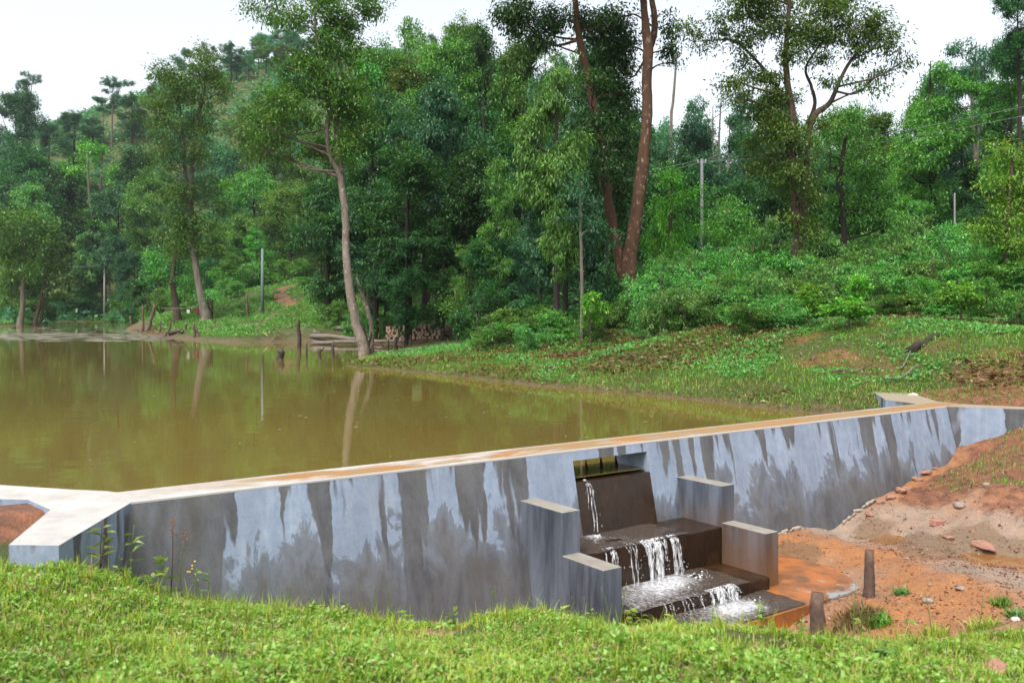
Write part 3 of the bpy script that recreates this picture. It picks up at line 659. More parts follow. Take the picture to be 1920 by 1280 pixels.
def crown_mesh(name, seed, blobs, n_leaves, L, Wd, mat, per=44, clump=.36, droop=.4, gap=.12, shell=.5, flat=.38):
    rg = np.random.default_rng(seed); B = np.asarray(blobs, float)
    wts = (B[:, 3] * B[:, 4] * B[:, 5]) ** (2 / 3); wts /= wts.sum()
    nc = max(3, int(n_leaves / per)); k = rg.choice(len(B), nc * 2, p=wts)
    d = unit(rg.normal(size=(nc * 2, 3))); f = rg.random(nc * 2) ** shell
    rad = B[k, 3:6]; p = B[k, :3] + d * rad * f[:, None] * (1 + .12 * rg.normal(size=(nc * 2, 1)))
    mr = B[:, 3:6].mean(); fr = 3.2 / mr
    q = vnoise(p[:, 0] + .7 * p[:, 2], p[:, 1] - .6 * p[:, 2], seed, fr) + .6 * vnoise(p[:, 2], p[:, 0], seed + 1, fr)
    keep = np.where(q > -gap)[0][:nc]; p, d, rad = p[keep], d[keep], rad[keep]; nc = len(p)
    out = unit(d / rad); cr = rg.random(nc)
    m = np.repeat(np.arange(nc), per); n = len(m)
    csz = clump * rg.uniform(.6, 1.4, nc)
    pos = p[m] + rg.normal(size=(n, 3)) * csz[m][:, None] * (.7, .7, .42)
    ax = unit(out[m] * .6 + rg.normal(size=(n, 3)) * .6 + np.array((0, 0, -droop)))
    V, Fc = leaf_quads(rg, pos, ax, L * rg.uniform(.6, 1.3, n), Wd * rg.uniform(.7, 1.25, n), flat)
    r = np.clip(.5 * rg.random(n) + .55 * cr[m] - .02, 0, 1); sparse = rg.random(n) > .012; r = np.where(sparse, np.minimum(r, .93), .99)
    return mesh_np(name, V, Fc, mat, False, np.repeat(r, 4))

def wood_mesh(name, seed, trunks, blobs, mat, limb=.035, nseg=10, twigs=3, wob=.025):
    """trunks: lists of (x,y,z,r); a limb grows from the nearest trunk point below each blob into it"""
    rg = np.random.default_rng(seed); mb = MB(); TP = []
    for i, t in enumerate(trunks):
        P = smooth_path(t, 5); TP.append(P)
        jit = P[:, :3] + rg.normal(size=(len(P), 3)) * (P[:, 3:4] * .05)
        V, Fs = tube(jit, P[:, 3], nseg if i == 0 else 7, seed + i, wob); mb.add(V, Fs)
    TP = np.vstack(TP)
    for b in blobs:
        c = np.array(b[:3]); rb = np.array(b[3:6]); dd = np.linalg.norm(TP[:, :3] - c, axis=1) + 2.2 * np.maximum(0, TP[:, 2] - c[2] + .35 * np.linalg.norm(TP[:, :2] - c[:2], axis=1))
        j = int(dd.argmin()); a = TP[j, :3]; r0 = min(TP[j, 3] * .6, limb * (.6 + np.linalg.norm(c - a) * .45))
        mid = a * .5 + c * .5 + rg.normal(size=3) * .12 * np.linalg.norm(c - a) + (0, 0, -.05 * np.linalg.norm(c - a))
        P = smooth_path([a, mid, c], 4); V, Fs = tube(P, np.linspace(r0, r0 * .4, len(P)), 5, 0, 0, False); mb.add(V, Fs)
        for _ in range(twigs):
            e = c + unit(rg.normal(size=3) + (0, 0, .3)) * rb * .8; s_ = P[len(P) // 2 + rg.integers(0, len(P) // 2)]
            Q = [s_, (s_ + e) / 2 + rg.normal(size=3) * .06 * np.linalg.norm(e - s_), e]; V, Fs = tube(Q, [r0 * .4, r0 * .26, r0 * .1], 4, 0, 0, False); mb.add(V, Fs)
    return pymesh(name, mb.V, mb.F, mat, True)

def hero_tree(name, label, cat, Y, trunks, blobs, mat, bark, seed, dens=1.5, L=.17, Wd=.06, base=None, group=None, limb=.035, depth=.8, spread=.5, **kw):
    """trunk points (px,py,half width px), blobs (px,py,rx,ry[,dy m]) read off the photo and stood Y metres away"""
    rg = np.random.default_rng(seed); k = Y / F; L *= .8; Wd *= .8
    T = []
    for i, t in enumerate(trunks):
        q = []
        for j, (px, py, r) in enumerate(t):
            p = W(px, py, Y); off = (.35 * i if i else 0); q.append([p[0], p[1] + off, p[2], r * k])
        T.append(q)
    x0, y0 = T[0][0][0], T[0][0][1]; zg = gz(x0, y0)
    for i, q in enumerate(T):
        if i == 0 or trunks[i][0][1] > HZ - 130 and abs(trunks[i][0][1] - trunks[0][0][1]) < 40:
            if q[0][2] > zg - .1: q.insert(0, [q[0][0] + (q[0][0] - q[1][0]) * .1, q[0][1], min(zg - .25, q[0][2] - .2), q[0][3] * 1.25])
    o = thing(name, label, cat, (x0, y0, zg), 0, group); off = np.array([x0, y0, zg, 0])
    T = [[tuple(np.array(p) - off) for p in q] for q in T]
    B = []
    for b in blobs:
        p = W(b[0], b[1], Y) - off[:3]; rx, rz = b[2] * k, b[3] * k; dy = b[4] if len(b) > 4 else rg.normal() * spread * rx
        B.append((p[0], p[1] + dy, p[2], rx * 1.02, depth * (rx + rz) / 2 * 1.2, rz * 1.02))
    area = sum(b[3] * b[5] for b in B) * math.pi
    n = int(area * 430 * dens * (.17 / L) ** 2)
    link('trunk', wood_mesh('trunk', seed, T, B, bark, limb), o)
    kw.setdefault('clump', .13 + .85 * k * 12)
    link('crown', crown_mesh('crown', seed + 7, B, n, L, Wd, mat, **kw), o)
    return o

# --- background trees: a few kinds, each built once per leaf colour, then copied
PROTO = {}
def proto(kind, mat, var):
    key = (kind, mat.name, var)
    if key in PROTO: return PROTO[key]
    seed = zlib.crc32(repr((kind, var)).encode()) % 9973; rg = np.random.default_rng(seed); B = []; H = 14.0; T = []
    nl, L_, W_, kw = 24000, .24, .095, {}
    if kind == 'round':
        for _ in range(15):
            a = rg.uniform(0, 6.28); r = 3.3 * rg.random() ** .6; z = rg.uniform(4.2, 12.2); sh = 1 - .55 * abs((z - 7.8) / 5) ** 2
            B.append((r * sh * math.cos(a), r * sh * math.sin(a), z, rg.uniform(1.1, 1.9), rg.uniform(1.1, 1.9), rg.uniform(.8, 1.4)))
        B.append((rg.normal() * .5, rg.normal() * .5, 12.6, 1.2, 1.2, 1.3)); T = [[(0, 0, -1, .28), (.2, .1, 3, .22), (.1, .3, 7, .15), (0, .2, 12, .05)]]; Wp = 8.6
    elif kind == 'tall':
        for i in range(13):
            z = 2.6 + 10.2 * i / 12 + rg.normal() * .3; sh = .55 + .8 * math.sin(min(1, (z - 1.5) / 12.5) * 3.0) ; a = rg.uniform(0, 6.28); r = 1.2 * sh * rg.random() ** .5
            B.append((r * math.cos(a), r * math.sin(a), z, 1.15 * sh, 1.15 * sh, rg.uniform(.8, 1.2)))
        T = [[(0, 0, -1, .22), (.1, 0, 5, .17), (-.1, .1, 10, .1), (0, 0, 13.6, .03)]]; Wp = 5.0; nl = 15000
    elif kind == 'umbrella':
        for i in range(11):
            a = rg.uniform(0, 6.28); r = 3.6 * rg.random() ** .5; z = rg.choice([13.1, 11.6, 9.9]) + rg.normal() * .25 - .05 * r * r * .6
            B.append((r * math.cos(a), r * math.sin(a), z, rg.uniform(1.3, 1.9), rg.uniform(1.3, 1.9), .42))
        T = [[(0, 0, -1, .22), (.2, 0, 5, .17), (0, .2, 10, .11), (.1, 0, 13, .04)]]; Wp = 8.6; nl = 11000; kw = dict(droop=.1, clump=.32)
    elif kind == 'droop':
        for _ in range(16):
            a = rg.uniform(0, 6.28); r = 3.1 * rg.random() ** .55; z = rg.uniform(3.2, 12.3)
            B.append((r * math.cos(a) * (1 - .4 * abs(z - 8) / 5), r * math.sin(a) * (1 - .4 * abs(z - 8) / 5), z - .1 * r, rg.uniform(.9, 1.5), rg.uniform(.9, 1.5), rg.uniform(1.0, 1.7)))
        T = [[(0, 0, -1, .26), (.1, .1, 4, .2), (.2, .1, 8, .14), (0, 0, 13, .04)]]; Wp = 8.0; nl = 21000; L_, W_ = .31, .085; kw = dict(droop=1.0)
    elif kind == 'sparse':
        for _ in range(13):
            a = rg.uniform(0, 6.28); r = 3.6 * rg.random() ** .5; z = rg.uniform(6.5, 13.3) - .12 * r
            B.append((r * math.cos(a), r * math.sin(a), z, rg.uniform(.8, 1.3), rg.uniform(.8, 1.3), rg.uniform(.45, .8)))
        T = [[(0, 0, -1, .22), (.2, 0, 5, .17), (.3, .3, 9, .11), (.1, 0, 13, .04)], [(.1, 0, 4, .14), (-.9, .4, 8, .1), (-1.6, .3, 12, .04)], [(.2, 0, 5, .12), (1.3, -.4, 9, .08), (2, -.2, 12, .03)]]; Wp = 8.8; nl = 9500; kw = dict(clump=.34)
    elif kind == 'bush':
        H = 1.62
        for _ in range(10):
            a = rg.uniform(0, 6.28); r = .85 * rg.random() ** .5; z = rg.uniform(.3, 1.65) * (1 - .25 * r)
            B.append((r * math.cos(a), r * math.sin(a), z, rg.uniform(.3, .5), rg.uniform(.3, .5), rg.uniform(.22, .38)))
        T = [[(0, 0, -.2, .03), (.05, 0, .6, .022), (0, .05, 1.5, .01)], [(.1, .1, -.2, .02), (.4, .3, .6, .016), (.6, .4, 1.2, .008)], [(-.1, 0, -.2, .02), (-.4, -.2, .7, .016), (-.6, -.2, 1.2, .008)]]
        Wp = 2.4; nl = 4500; L_, W_ = .105, .040; kw = dict(clump=.12, per=26, droop=.25)
    elif kind == 'sapling':
        H = 2.2
        for i in range(9):
            a = rg.uniform(0, 6.28); z = rg.uniform(.8, 2.05); r = .62 * (1 - .35 * (z - .8)) * rg.random() ** .5
            B.append((r * math.cos(a), r * math.sin(a), z, rg.uniform(.17, .3), rg.uniform(.17, .3), .13))
        T = [[(0, 0, -.2, .022), (.04, 0, .7, .018), (-.02, .04, 2.0, .008)]]; Wp = 1.6; nl = 1100; L_, W_ = .19, .062; kw = dict(clump=.12, per=16, droop=.1, gap=.6)
    bark = B_BROWN if kind in ('bush', 'sapling') else (B_GREY if kind in ('sparse', 'umbrella') else B_DARK)
    small = kind in ('bush', 'sapling')
    if not small:                            # the bole is long: it goes on below the crown down into the ground, however tall the tree stands
        T[0] = [(.5, -.3, -26, .34), (-.3, .2, -14, .30), (.2, .1, -6, .27)] + T[0][1:]
    wd_ = wood_mesh('stem' if small else 'trunk', seed, T, B, bark, .012 if small else .06, 6, 1)
    cr_ = crown_mesh('foliage' if small else 'crown', seed + 3, B, nl, L_, W_, mat, **kw)
    PROTO[key] = (wd_, cr_, H, Wp, small); return PROTO[key]
import zlib
NAMES = {'round': 'broadleaf_tree', 'tall': 'columnar_tree', 'umbrella': 'umbrella_crowned_tree', 'droop': 'drooping_tree', 'sparse': 'open_crowned_tree', 'bush': 'bush', 'sapling': 'sapling'}
def plant(kind, mat, px, ytop, Y, w, label, group, cat=None, sink=0.0):
    """a copy of the kind whose crown top and width match (px, ytop, w) in the photo at distance Y"""
    plant.n += 1; rg = random.Random(plant.n * 31 + 5)
    wd_, cr_, H, Wp, small = proto(kind, mat, plant.n % 2)
    while inside(np.array([(px - 960) / F * Y]), np.array([Y * 1.0]))[0] or inside(np.array([(px - 960) / F * (Y - 4)]), np.array([Y - 4.0]))[0] and Y > 80: Y += 3     # never in the pond
    p = W(px, ytop, Y); zg = gz(p[0], p[1]); h = max(p[2] - zg, (.35 if small else 2.5)); sx = w * (1.12 if small else 1.3) / F * Y / Wp
    o = thing(NAMES[kind], label, cat or ('bush' if kind == 'bush' else 'sapling' if kind == 'sapling' else 'tree'), (p[0], p[1], zg - sink), rg.uniform(0, 6.28), group)
    if not small: sx = min(sx, 1.1 * h / H)
    sz = min(h / H, sx * (1.35 if kind != 'tall' else 1.7)) if not small else h / H
    for nm, me in (('stem' if small else 'trunk', wd_), ('foliage' if small else 'crown', cr_)):
        link(nm, me, o, (0, 0, h - H * sz), (0, 0, 0), (sx, sx, sz))
    return o
plant.n = 0
R, TL, UM, DR, SP, BU, SA = 'round', 'tall', 'umbrella', 'droop', 'sparse', 'bush', 'sapling'

# ------------------------------------------------------------------ the trees that stand out
hero_tree('pale_barked_tree', 'tall leaning tree with pale mottled trunk rising from the grassy spit', 'tree', 36.5,
    [[(684, 664, 11), (678, 640, 10), (668, 608, 9), (656, 545, 8), (649, 470, 7), (648, 410, 6.5), (641, 350, 6.2), (634, 322, 5.2), (619, 292, 4.6), (613, 250, 4.2), (617, 205, 4), (605, 130, 3), (592, 60, 2.5), (590, 0, 2)],
     [(640, 346, 6), (636, 310, 5.5), (631, 270, 5), (628, 228, 4.5), (640, 160, 3.5), (632, 90, 3), (640, 20, 2)]],
    [(500, 15, 36, 22), (540, 35, 34, 24), (590, 20, 42, 28), (640, 35, 40, 36), (685, 12, 34, 22), (610, 75, 42, 28), (570, 105, 26, 22), (645, 95, 34, 30), (600, -35, 90, 26),
     (560, 165, 46, 28), (620, 160, 45, 32), (500, 195, 42, 30), (560, 215, 58, 36), (645, 210, 38, 38), (488, 232, 28, 24), (525, 255, 48, 26), (665, 185, 30, 36), (595, 270, 34, 22), (655, 275, 22, 26), (590, 130, 38, 22), (690, 230, 22, 20), (480, 275, 26, 20), (540, 290, 30, 18), (655, 310, 24, 18), (675, 255, 24, 28), (530, 120, 26, 18), (655, 150, 30, 26)],
    L_OLIVE, B_WHITE, 101, 1.6, L=.20, Wd=.075)
hero_tree('twin_trunk_tree', 'very tall tree with two reddish brown trunks joined at the foot above the bank', 'tree', 32.0,
    [[(1180, 552, 16), (1178, 520, 15), (1183, 475, 13.5), (1194, 395, 12.5), (1203, 330, 11.5), (1207, 290, 11), (1213, 230, 10), (1213, 150, 9.6), (1215, 90, 9.6), (1209, 30, 7), (1203, -30, 6.5), (1190, -110, 6)],
     [(1177, 556, 12), (1166, 490, 11.5), (1151, 420, 10), (1137, 345, 9.2), (1130, 275, 8.6), (1114, 195, 8), (1100, 125, 7.6), (1086, 55, 6.2), (1078, -20, 5.6), (1070, -100, 5)],
     [(1216, 100, 7), (1232, 55, 6.5), (1233, 20, 6), (1227, -40, 5), (1250, -100, 4)]],
    [(1135, 25, 42, 32, 1.5), (1172, 15, 38, 32, 1.5), (1160, 75, 42, 34, 2), (1140, 135, 36, 36, 2), (1182, 150, 30, 40, 2.2), (1150, 205, 36, 36, 2), (1182, 235, 26, 36, 2), (1160, 285, 36, 32, 2), (1170, 335, 26, 34, 2), (1160, 395, 22, 26, 2), (1118, 250, 30, 36, -.9), (1128, 318, 26, 34, -.9), (1112, 165, 24, 30, -.9), (1150, 120, 30, 34, 2), (1175, 390, 18, 30, 2.2), (1185, 60, 20, 36, 2), (1100, 20, 40, 26, .8),
     (1000, 30, 55, 34, .5), (960, 15, 40, 25), (1045, 20, 34, 25), (1020, 70, 36, 22), (1262, 30, 14, 24, .8), (1268, 75, 13, 22, .8), (1262, 105, 12, 14, .8), (1060, -50, 120, 30), (1220, -50, 80, 26)],
    L_DARK, B_RED, 102, 2.0, L=.21, Wd=.075, droop=.7)
hero_tree('slender_tree', 'tall slender tree with narrow broken crown standing on the left mound by the water', 'tree', 70.0,
    [[(386, 594, 10), (381, 572, 8), (374, 540, 7), (366, 490, 6), (359, 450, 6), (356, 405, 5), (358, 350, 4.5), (362, 290, 4), (372, 220, 3.5), (385, 150, 2.5), (388, 95, 1.2)],
     [(358, 400, 4), (345, 330, 3.5), (340, 250, 3), (330, 170, 2)]],
    [(388, 98, 22, 26), (380, 130, 34, 28), (408, 140, 18, 22), (330, 145, 40, 22), (305, 175, 32, 30), (350, 175, 40, 30), (395, 175, 34, 26), (425, 172, 16, 14), (320, 220, 48, 30), (375, 225, 42, 32), (350, 262, 46, 26), (330, 300, 36, 26), (380, 290, 28, 28),
     (372, 345, 42, 26), (340, 365, 34, 26), (395, 385, 28, 24), (350, 410, 42, 26), (385, 430, 40, 28), (335, 445, 42, 26), (400, 465, 34, 20), (340, 480, 28, 14)],
    L_OLIVE, B_GREY, 103, 1.1, L=.30, Wd=.11, per=30)
hero_tree('open_crowned_tree', 'tall tree with wide open crown and bare forked limbs against the white sky', 'tree', 31.0,
    [[(1494, 480, 9), (1496, 425, 8.5), (1490, 360, 7.6), (1484, 290, 7), (1487, 222, 6.6), (1476, 155, 6), (1474, 95, 5), (1478, 35, 4), (1482, -30, 3)],
     [(1508, 474, 6), (1514, 385, 5.8), (1520, 300, 5.4), (1522, 255, 5.2), (1534, 212, 6), (1562, 190, 5), (1580, 150, 3.8), (1603, 108, 3), (1640, 70, 2)],
     [(1528, 225, 5), (1541, 185, 3.6), (1533, 150, 3), (1524, 115, 2.4), (1560, 60, 1.6)], [(1476, 150, 4), (1440, 105, 3), (1390, 60, 2), (1330, 60, 1.4)]],
    [(1300, 55, 22, 18), (1332, 84, 30, 14), (1350, 42, 36, 22), (1400, 15, 42, 22), (1390, 72, 32, 20), (1440, 45, 36, 22), (1470, 15, 42, 22), (1520, 55, 36, 26), (1560, 15, 40, 22), (1602, 35, 42, 30), (1642, 55, 38, 34), (1672, 82, 26, 26), (1690, 118, 18, 12), (1612, 95, 38, 20), (1545, 105, 30, 15), (1480, 105, 26, 16),
     (1402, 118, 26, 20), (1382, 150, 26, 16), (1440, 140, 30, 14), (1462, 180, 32, 15), (1428, 205, 22, 16), (1562, 150, 22, 12), (1630, 162, 28, 10), (1462, 238, 38, 24), (1505, 235, 26, 16), (1430, -10, 90, 16), (1580, -20, 80, 16), (1655, 135, 24, 10), (1470, 262, 34, 24), (1448, 300, 30, 26), (1500, 282, 30, 22), (1440, 232, 26, 20), (1480, 332, 28, 26, -.7), (1512, 372, 22, 26, -.6), (1476, 402, 24, 26, -.7), (1505, 440, 18, 22, -.6), (1550, 230, 22, 18), (1380, 185, 22, 18), (1570, 60, 40, 24), (1500, 80, 36, 18)],
    L_OLIVE, B_BROWN, 104, 1.7, L=.19, Wd=.07)
hero_tree('spreading_tree', 'green tree with thin dark trunk and layered bright crown beside the open crowned tree', 'tree', 35.0,
    [[(1580, 430, 7), (1578, 385, 6.5), (1574, 335, 6), (1580, 290, 4), (1590, 240, 2.5)]],
    [(1590, 240, 40, 26), (1560, 290, 36, 20), (1620, 265, 42, 26), (1640, 310, 32, 20), (1592, 325, 46, 18), (1650, 365, 46, 26), (1556, 385, 30, 22), (1622, 400, 58, 30), (1545, 432, 28, 26), (1680, 410, 36, 22), (1600, 210, 24, 16)],
    L_MID, B_DARK, 105, 1.25, L=.20, Wd=.08, droop=.5)
hero_tree('yellow_green_tree', 'yellow green young tree at the right edge above the shrubs', 'tree', 25.0,
    [[(1888, 560, 5), (1886, 470, 4.5), (1892, 380, 4), (1900, 290, 2.5)]],
    [(1900, 285, 38, 34), (1872, 345, 34, 30), (1905, 350, 34, 34), (1895, 400, 52, 32), (1862, 428, 30, 28), (1900, 455, 44, 34), (1875, 490, 40, 26), (1935, 330, 30, 60)],
    L_LITE, B_BROWN, 106, 1.3, L=.16, Wd=.055)
hero_tree('young_tree', 'yellow green slim young tree just left of the grey utility pole', 'tree', 37.0,
    [[(1254, 500, 4), (1256, 440, 3.5), (1258, 380, 3), (1260, 320, 1.5)]],
    [(1260, 330, 24, 24), (1285, 372, 36, 20), (1240, 385, 28, 20), (1272, 425, 42, 24), (1230, 445, 30, 22), (1300, 395, 18, 14), (1262, 470, 40, 22)], L_LITE, B_BROWN, 107, 1.15, L=.18, Wd=.065)
hero_tree('young_tree', 'round bright green young tree just right of the grey utility pole', 'tree', 39.0,
    [[(1366, 510, 4), (1364, 450, 3.5), (1362, 390, 2)]],
    [(1360, 385, 28, 20), (1376, 415, 40, 26), (1345, 430, 28, 24), (1370, 455, 44, 22), (1395, 440, 22, 18)], L_MID, B_BROWN, 108, 1.3, L=.18, Wd=.07)
hero_tree('creeper_clad_tree', 'yellowish leafy young tree hiding the lower trunk of the open crowned tree', 'tree', 33.5,
    [[(1508, 480, 5), (1506, 420, 4), (1502, 350, 3), (1500, 300, 1.5)]],
    [(1500, 305, 28, 24), (1488, 345, 30, 26), (1515, 350, 22, 26), (1470, 330, 30, 24), (1495, 395, 26, 26), (1440, 300, 34, 24), (1425, 270, 28, 22)], L_OLIVE, B_BROWN, 109, 1.2, L=.17, Wd=.06)
hero_tree('bare_tree', 'thin nearly bare dead tree standing against the white sky', 'tree', 92.0,
    [[(1258, 250, 3), (1262, 190, 2.6), (1266, 140, 2.2), (1268, 100, 1.4), (1262, 60, .8)]], [(1266, 118, 9, 7)], L_DARK, B_GREY, 110, .5, L=.3, Wd=.11)
hero_tree('leaning_tree', 'thin leaning tree with pale leaves at the left end of the far shore', 'tree', 98.0,
    [[(66, 607, 4), (74, 572, 3), (84, 530, 2.6), (92, 495, 2.2), (104, 455, 1.5)], [(72, 607, 2.4), (80, 570, 2), (86, 545, 1.5)]],
    [(118, 520, 28, 12), (112, 545, 30, 8), (98, 482, 34, 16), (125, 500, 20, 10), (105, 455, 26, 14)], L_PALE, B_BROWN, 111, 1.3, L=.5, Wd=.22, per=20)
hero_tree('broadleaf_tree', 'spreading olive tree at the left edge with its trunk by the muddy shore', 'tree', 97.0,
    [[(38, 606, 6), (42, 580, 4.5), (43, 540, 4), (48, 480, 3), (40, 420, 2)]],
    [(40, 420, 50, 26), (10, 410, 40, 24), (70, 455, 44, 24), (20, 470, 44, 30), (50, 505, 40, 22), (5, 530, 40, 30), (80, 500, 20, 16), (90, 430, 26, 16)], L_OLIVE, B_GREY, 112, 1.3, L=.42, Wd=.17, per=24)
hero_tree('broadleaf_tree', 'short tree with crooked brown trunk left of the tall slender tree', 'tree', 73.0,
    [[(332, 590, 8), (328, 565, 6), (324, 530, 5), (326, 490, 4.5), (329, 455, 3)]],
    [(330, 460, 30, 22), (300, 480, 26, 20), (355, 505, 26, 14), (300, 515, 26, 16), (345, 530, 24, 12)], L_MID, B_BROWN, 113, 1.2, L=.3, Wd=.12)
hero_tree('vine_covered_snag', 'broken stub of a trunk capped with green vines beside the slender tree', 'tree stump', 70.5,
    [[(391, 590, 8), (393, 575, 6.5), (395, 558, 6)]], [(396, 552, 14, 8), (388, 560, 8, 8), (404, 562, 6, 10)], L_SHRUB, B_BROWN, 114, 1.5, L=.2, Wd=.09)
hero_tree('thin_tree', 'thin pale stemmed tree leaning beside the pale barked tree on the spit', 'tree', 38.0,
    [[(697, 655, 5), (697, 630, 4.5), (694, 600, 4.5), (687, 575, 4), (678, 548, 3), (668, 520, 2)]],
    [(668, 515, 20, 14), (690, 535, 16, 10)], L_DARK, B_WHITE, 115, .8)
hero_tree('forked_snag', 'dead dark forked trunk between the pale barked tree and the thin pale one', 'tree stump', 37.3,
    [[(690, 662, 6), (686, 640, 5), (681, 618, 4), (679, 608, 3.5)], [(688, 650, 3), (693, 632, 2.4), (694, 622, 2)]], [(681, 608, 2, 2)], L_DARK, B_BROWN, 116, .3)
hero_tree('thin_tree', 'young tree with thin white stem at the foot of the dark forest, by the firewood', 'tree', 50.0,
    [[(815, 615, 3), (816, 580, 2.6), (814, 540, 2.4), (818, 500, 2)]], [(818, 500, 30, 20), (800, 520, 20, 14), (835, 530, 22, 14)], L_DARK, B_GREY, 117, 1.0)
hero_tree('thin_tree', 'slim straight tree with white patch low on its stem, left of the twin trunks', 'tree', 28.5,
    [[(1090, 618, 3.4), (1091, 560, 3.2), (1090, 480, 3), (1088, 400, 2.6), (1089, 340, 2)]], [(1088, 345, 26, 22), (1075, 400, 22, 20), (1105, 430, 22, 18)], L_BLUE, B_GREY, 118, 1.0)
hero_tree('sapling', 'leafy sapling standing in the weeds at the right end of the firewood stack', 'sapling', 38.0,
    [[(857, 655, 2.2), (857, 620, 2), (856, 580, 1.8), (852, 545, 1)]], [(856, 560, 14, 16), (848, 590, 12, 14), (862, 605, 14, 12), (842, 575, 8, 10)], L_MID, B_BROWN, 119, 1.1, L=.16)

# ------------------------------------------------------------------ forest rows
FAR_G = 'trees along the far shore'
for a in [
    (R, L_DARK, 132, 430, 113, 110, 'dark rounded tree left of the white pole on the far shore'),
    (UM, L_FAR, 203, 456, 107, 100, 'low flat topped tree behind the white pole on the far shore'),
    (DR, L_PALE, 198, 362, 126, 150, 'pale drooping tree rising above the flat topped tree and the white pole'),
    (R, L_BLUE, 252, 462, 117, 110, 'dark bluish tree right of the white pole on the far shore'),
    (TL, L_BLUE, 300, 415, 112, 90, 'dark narrow tree behind the short crooked tree left of the slender tree'),
    (R, L_DARK, 268, 520, 108, 90, 'dark low tree in the shade at the right end of the far shore'),
    (R, L_MID, 282, 305, 132, 110, 'bright rounded tree left of the slender tree, halfway up the slope'),
    (TL, L_PALE, 66, 335, 120, 100, 'pale layered tree behind the olive tree at the left edge'),
    (R, L_DARK, 165, 500, 117, 90, 'dark shaded low tree just left of the flat topped tree'),
    (R, L_BLUE, -15, 360, 118, 120, 'bluish tree cut by the left edge of the view'),
    (R, L_DARK, 90, 470, 125, 110, 'dark tree behind the leaning tree at the left end of the far shore'),
]: plant(*a, FAR_G)
SLOPE_G = 'trees on the far hillside'
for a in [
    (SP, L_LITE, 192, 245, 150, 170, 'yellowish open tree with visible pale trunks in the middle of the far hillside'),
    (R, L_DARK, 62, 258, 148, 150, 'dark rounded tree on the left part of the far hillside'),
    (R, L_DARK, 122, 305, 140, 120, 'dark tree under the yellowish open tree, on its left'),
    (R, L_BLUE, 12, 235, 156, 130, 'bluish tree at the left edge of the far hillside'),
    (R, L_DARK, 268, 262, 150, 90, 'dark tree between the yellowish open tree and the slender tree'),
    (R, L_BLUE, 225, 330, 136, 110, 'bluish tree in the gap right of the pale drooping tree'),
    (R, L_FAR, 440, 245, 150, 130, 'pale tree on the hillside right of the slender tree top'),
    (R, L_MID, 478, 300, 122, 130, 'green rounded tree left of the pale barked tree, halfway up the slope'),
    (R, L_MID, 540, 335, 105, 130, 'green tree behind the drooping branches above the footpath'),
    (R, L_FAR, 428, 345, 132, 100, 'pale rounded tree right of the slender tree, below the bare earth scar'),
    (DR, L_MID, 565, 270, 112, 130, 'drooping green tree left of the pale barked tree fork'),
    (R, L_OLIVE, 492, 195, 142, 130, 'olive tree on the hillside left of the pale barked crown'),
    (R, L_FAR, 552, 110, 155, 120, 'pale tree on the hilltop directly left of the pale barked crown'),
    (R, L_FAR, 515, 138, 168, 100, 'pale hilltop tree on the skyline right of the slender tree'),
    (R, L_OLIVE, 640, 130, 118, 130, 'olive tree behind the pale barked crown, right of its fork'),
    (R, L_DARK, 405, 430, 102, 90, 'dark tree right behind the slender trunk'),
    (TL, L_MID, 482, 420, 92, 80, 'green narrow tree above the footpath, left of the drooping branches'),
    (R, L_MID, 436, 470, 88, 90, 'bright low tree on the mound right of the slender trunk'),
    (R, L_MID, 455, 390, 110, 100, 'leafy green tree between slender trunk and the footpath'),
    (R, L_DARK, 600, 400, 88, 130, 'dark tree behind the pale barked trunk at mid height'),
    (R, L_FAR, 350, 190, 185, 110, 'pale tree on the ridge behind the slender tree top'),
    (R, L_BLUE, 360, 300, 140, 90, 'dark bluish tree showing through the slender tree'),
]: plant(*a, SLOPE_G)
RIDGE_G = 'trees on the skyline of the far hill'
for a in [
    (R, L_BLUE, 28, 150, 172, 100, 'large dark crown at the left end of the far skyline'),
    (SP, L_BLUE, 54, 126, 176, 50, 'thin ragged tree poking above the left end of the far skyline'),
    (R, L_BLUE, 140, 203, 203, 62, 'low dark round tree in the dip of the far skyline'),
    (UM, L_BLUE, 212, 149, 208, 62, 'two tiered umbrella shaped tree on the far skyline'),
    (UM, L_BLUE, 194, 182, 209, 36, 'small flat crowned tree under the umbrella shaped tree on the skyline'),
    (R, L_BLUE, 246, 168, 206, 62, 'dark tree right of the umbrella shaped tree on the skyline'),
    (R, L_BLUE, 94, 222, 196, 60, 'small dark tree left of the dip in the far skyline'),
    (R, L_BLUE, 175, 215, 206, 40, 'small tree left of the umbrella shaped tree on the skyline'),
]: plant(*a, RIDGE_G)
MID_G = 'trees of the dark forest behind the pond'
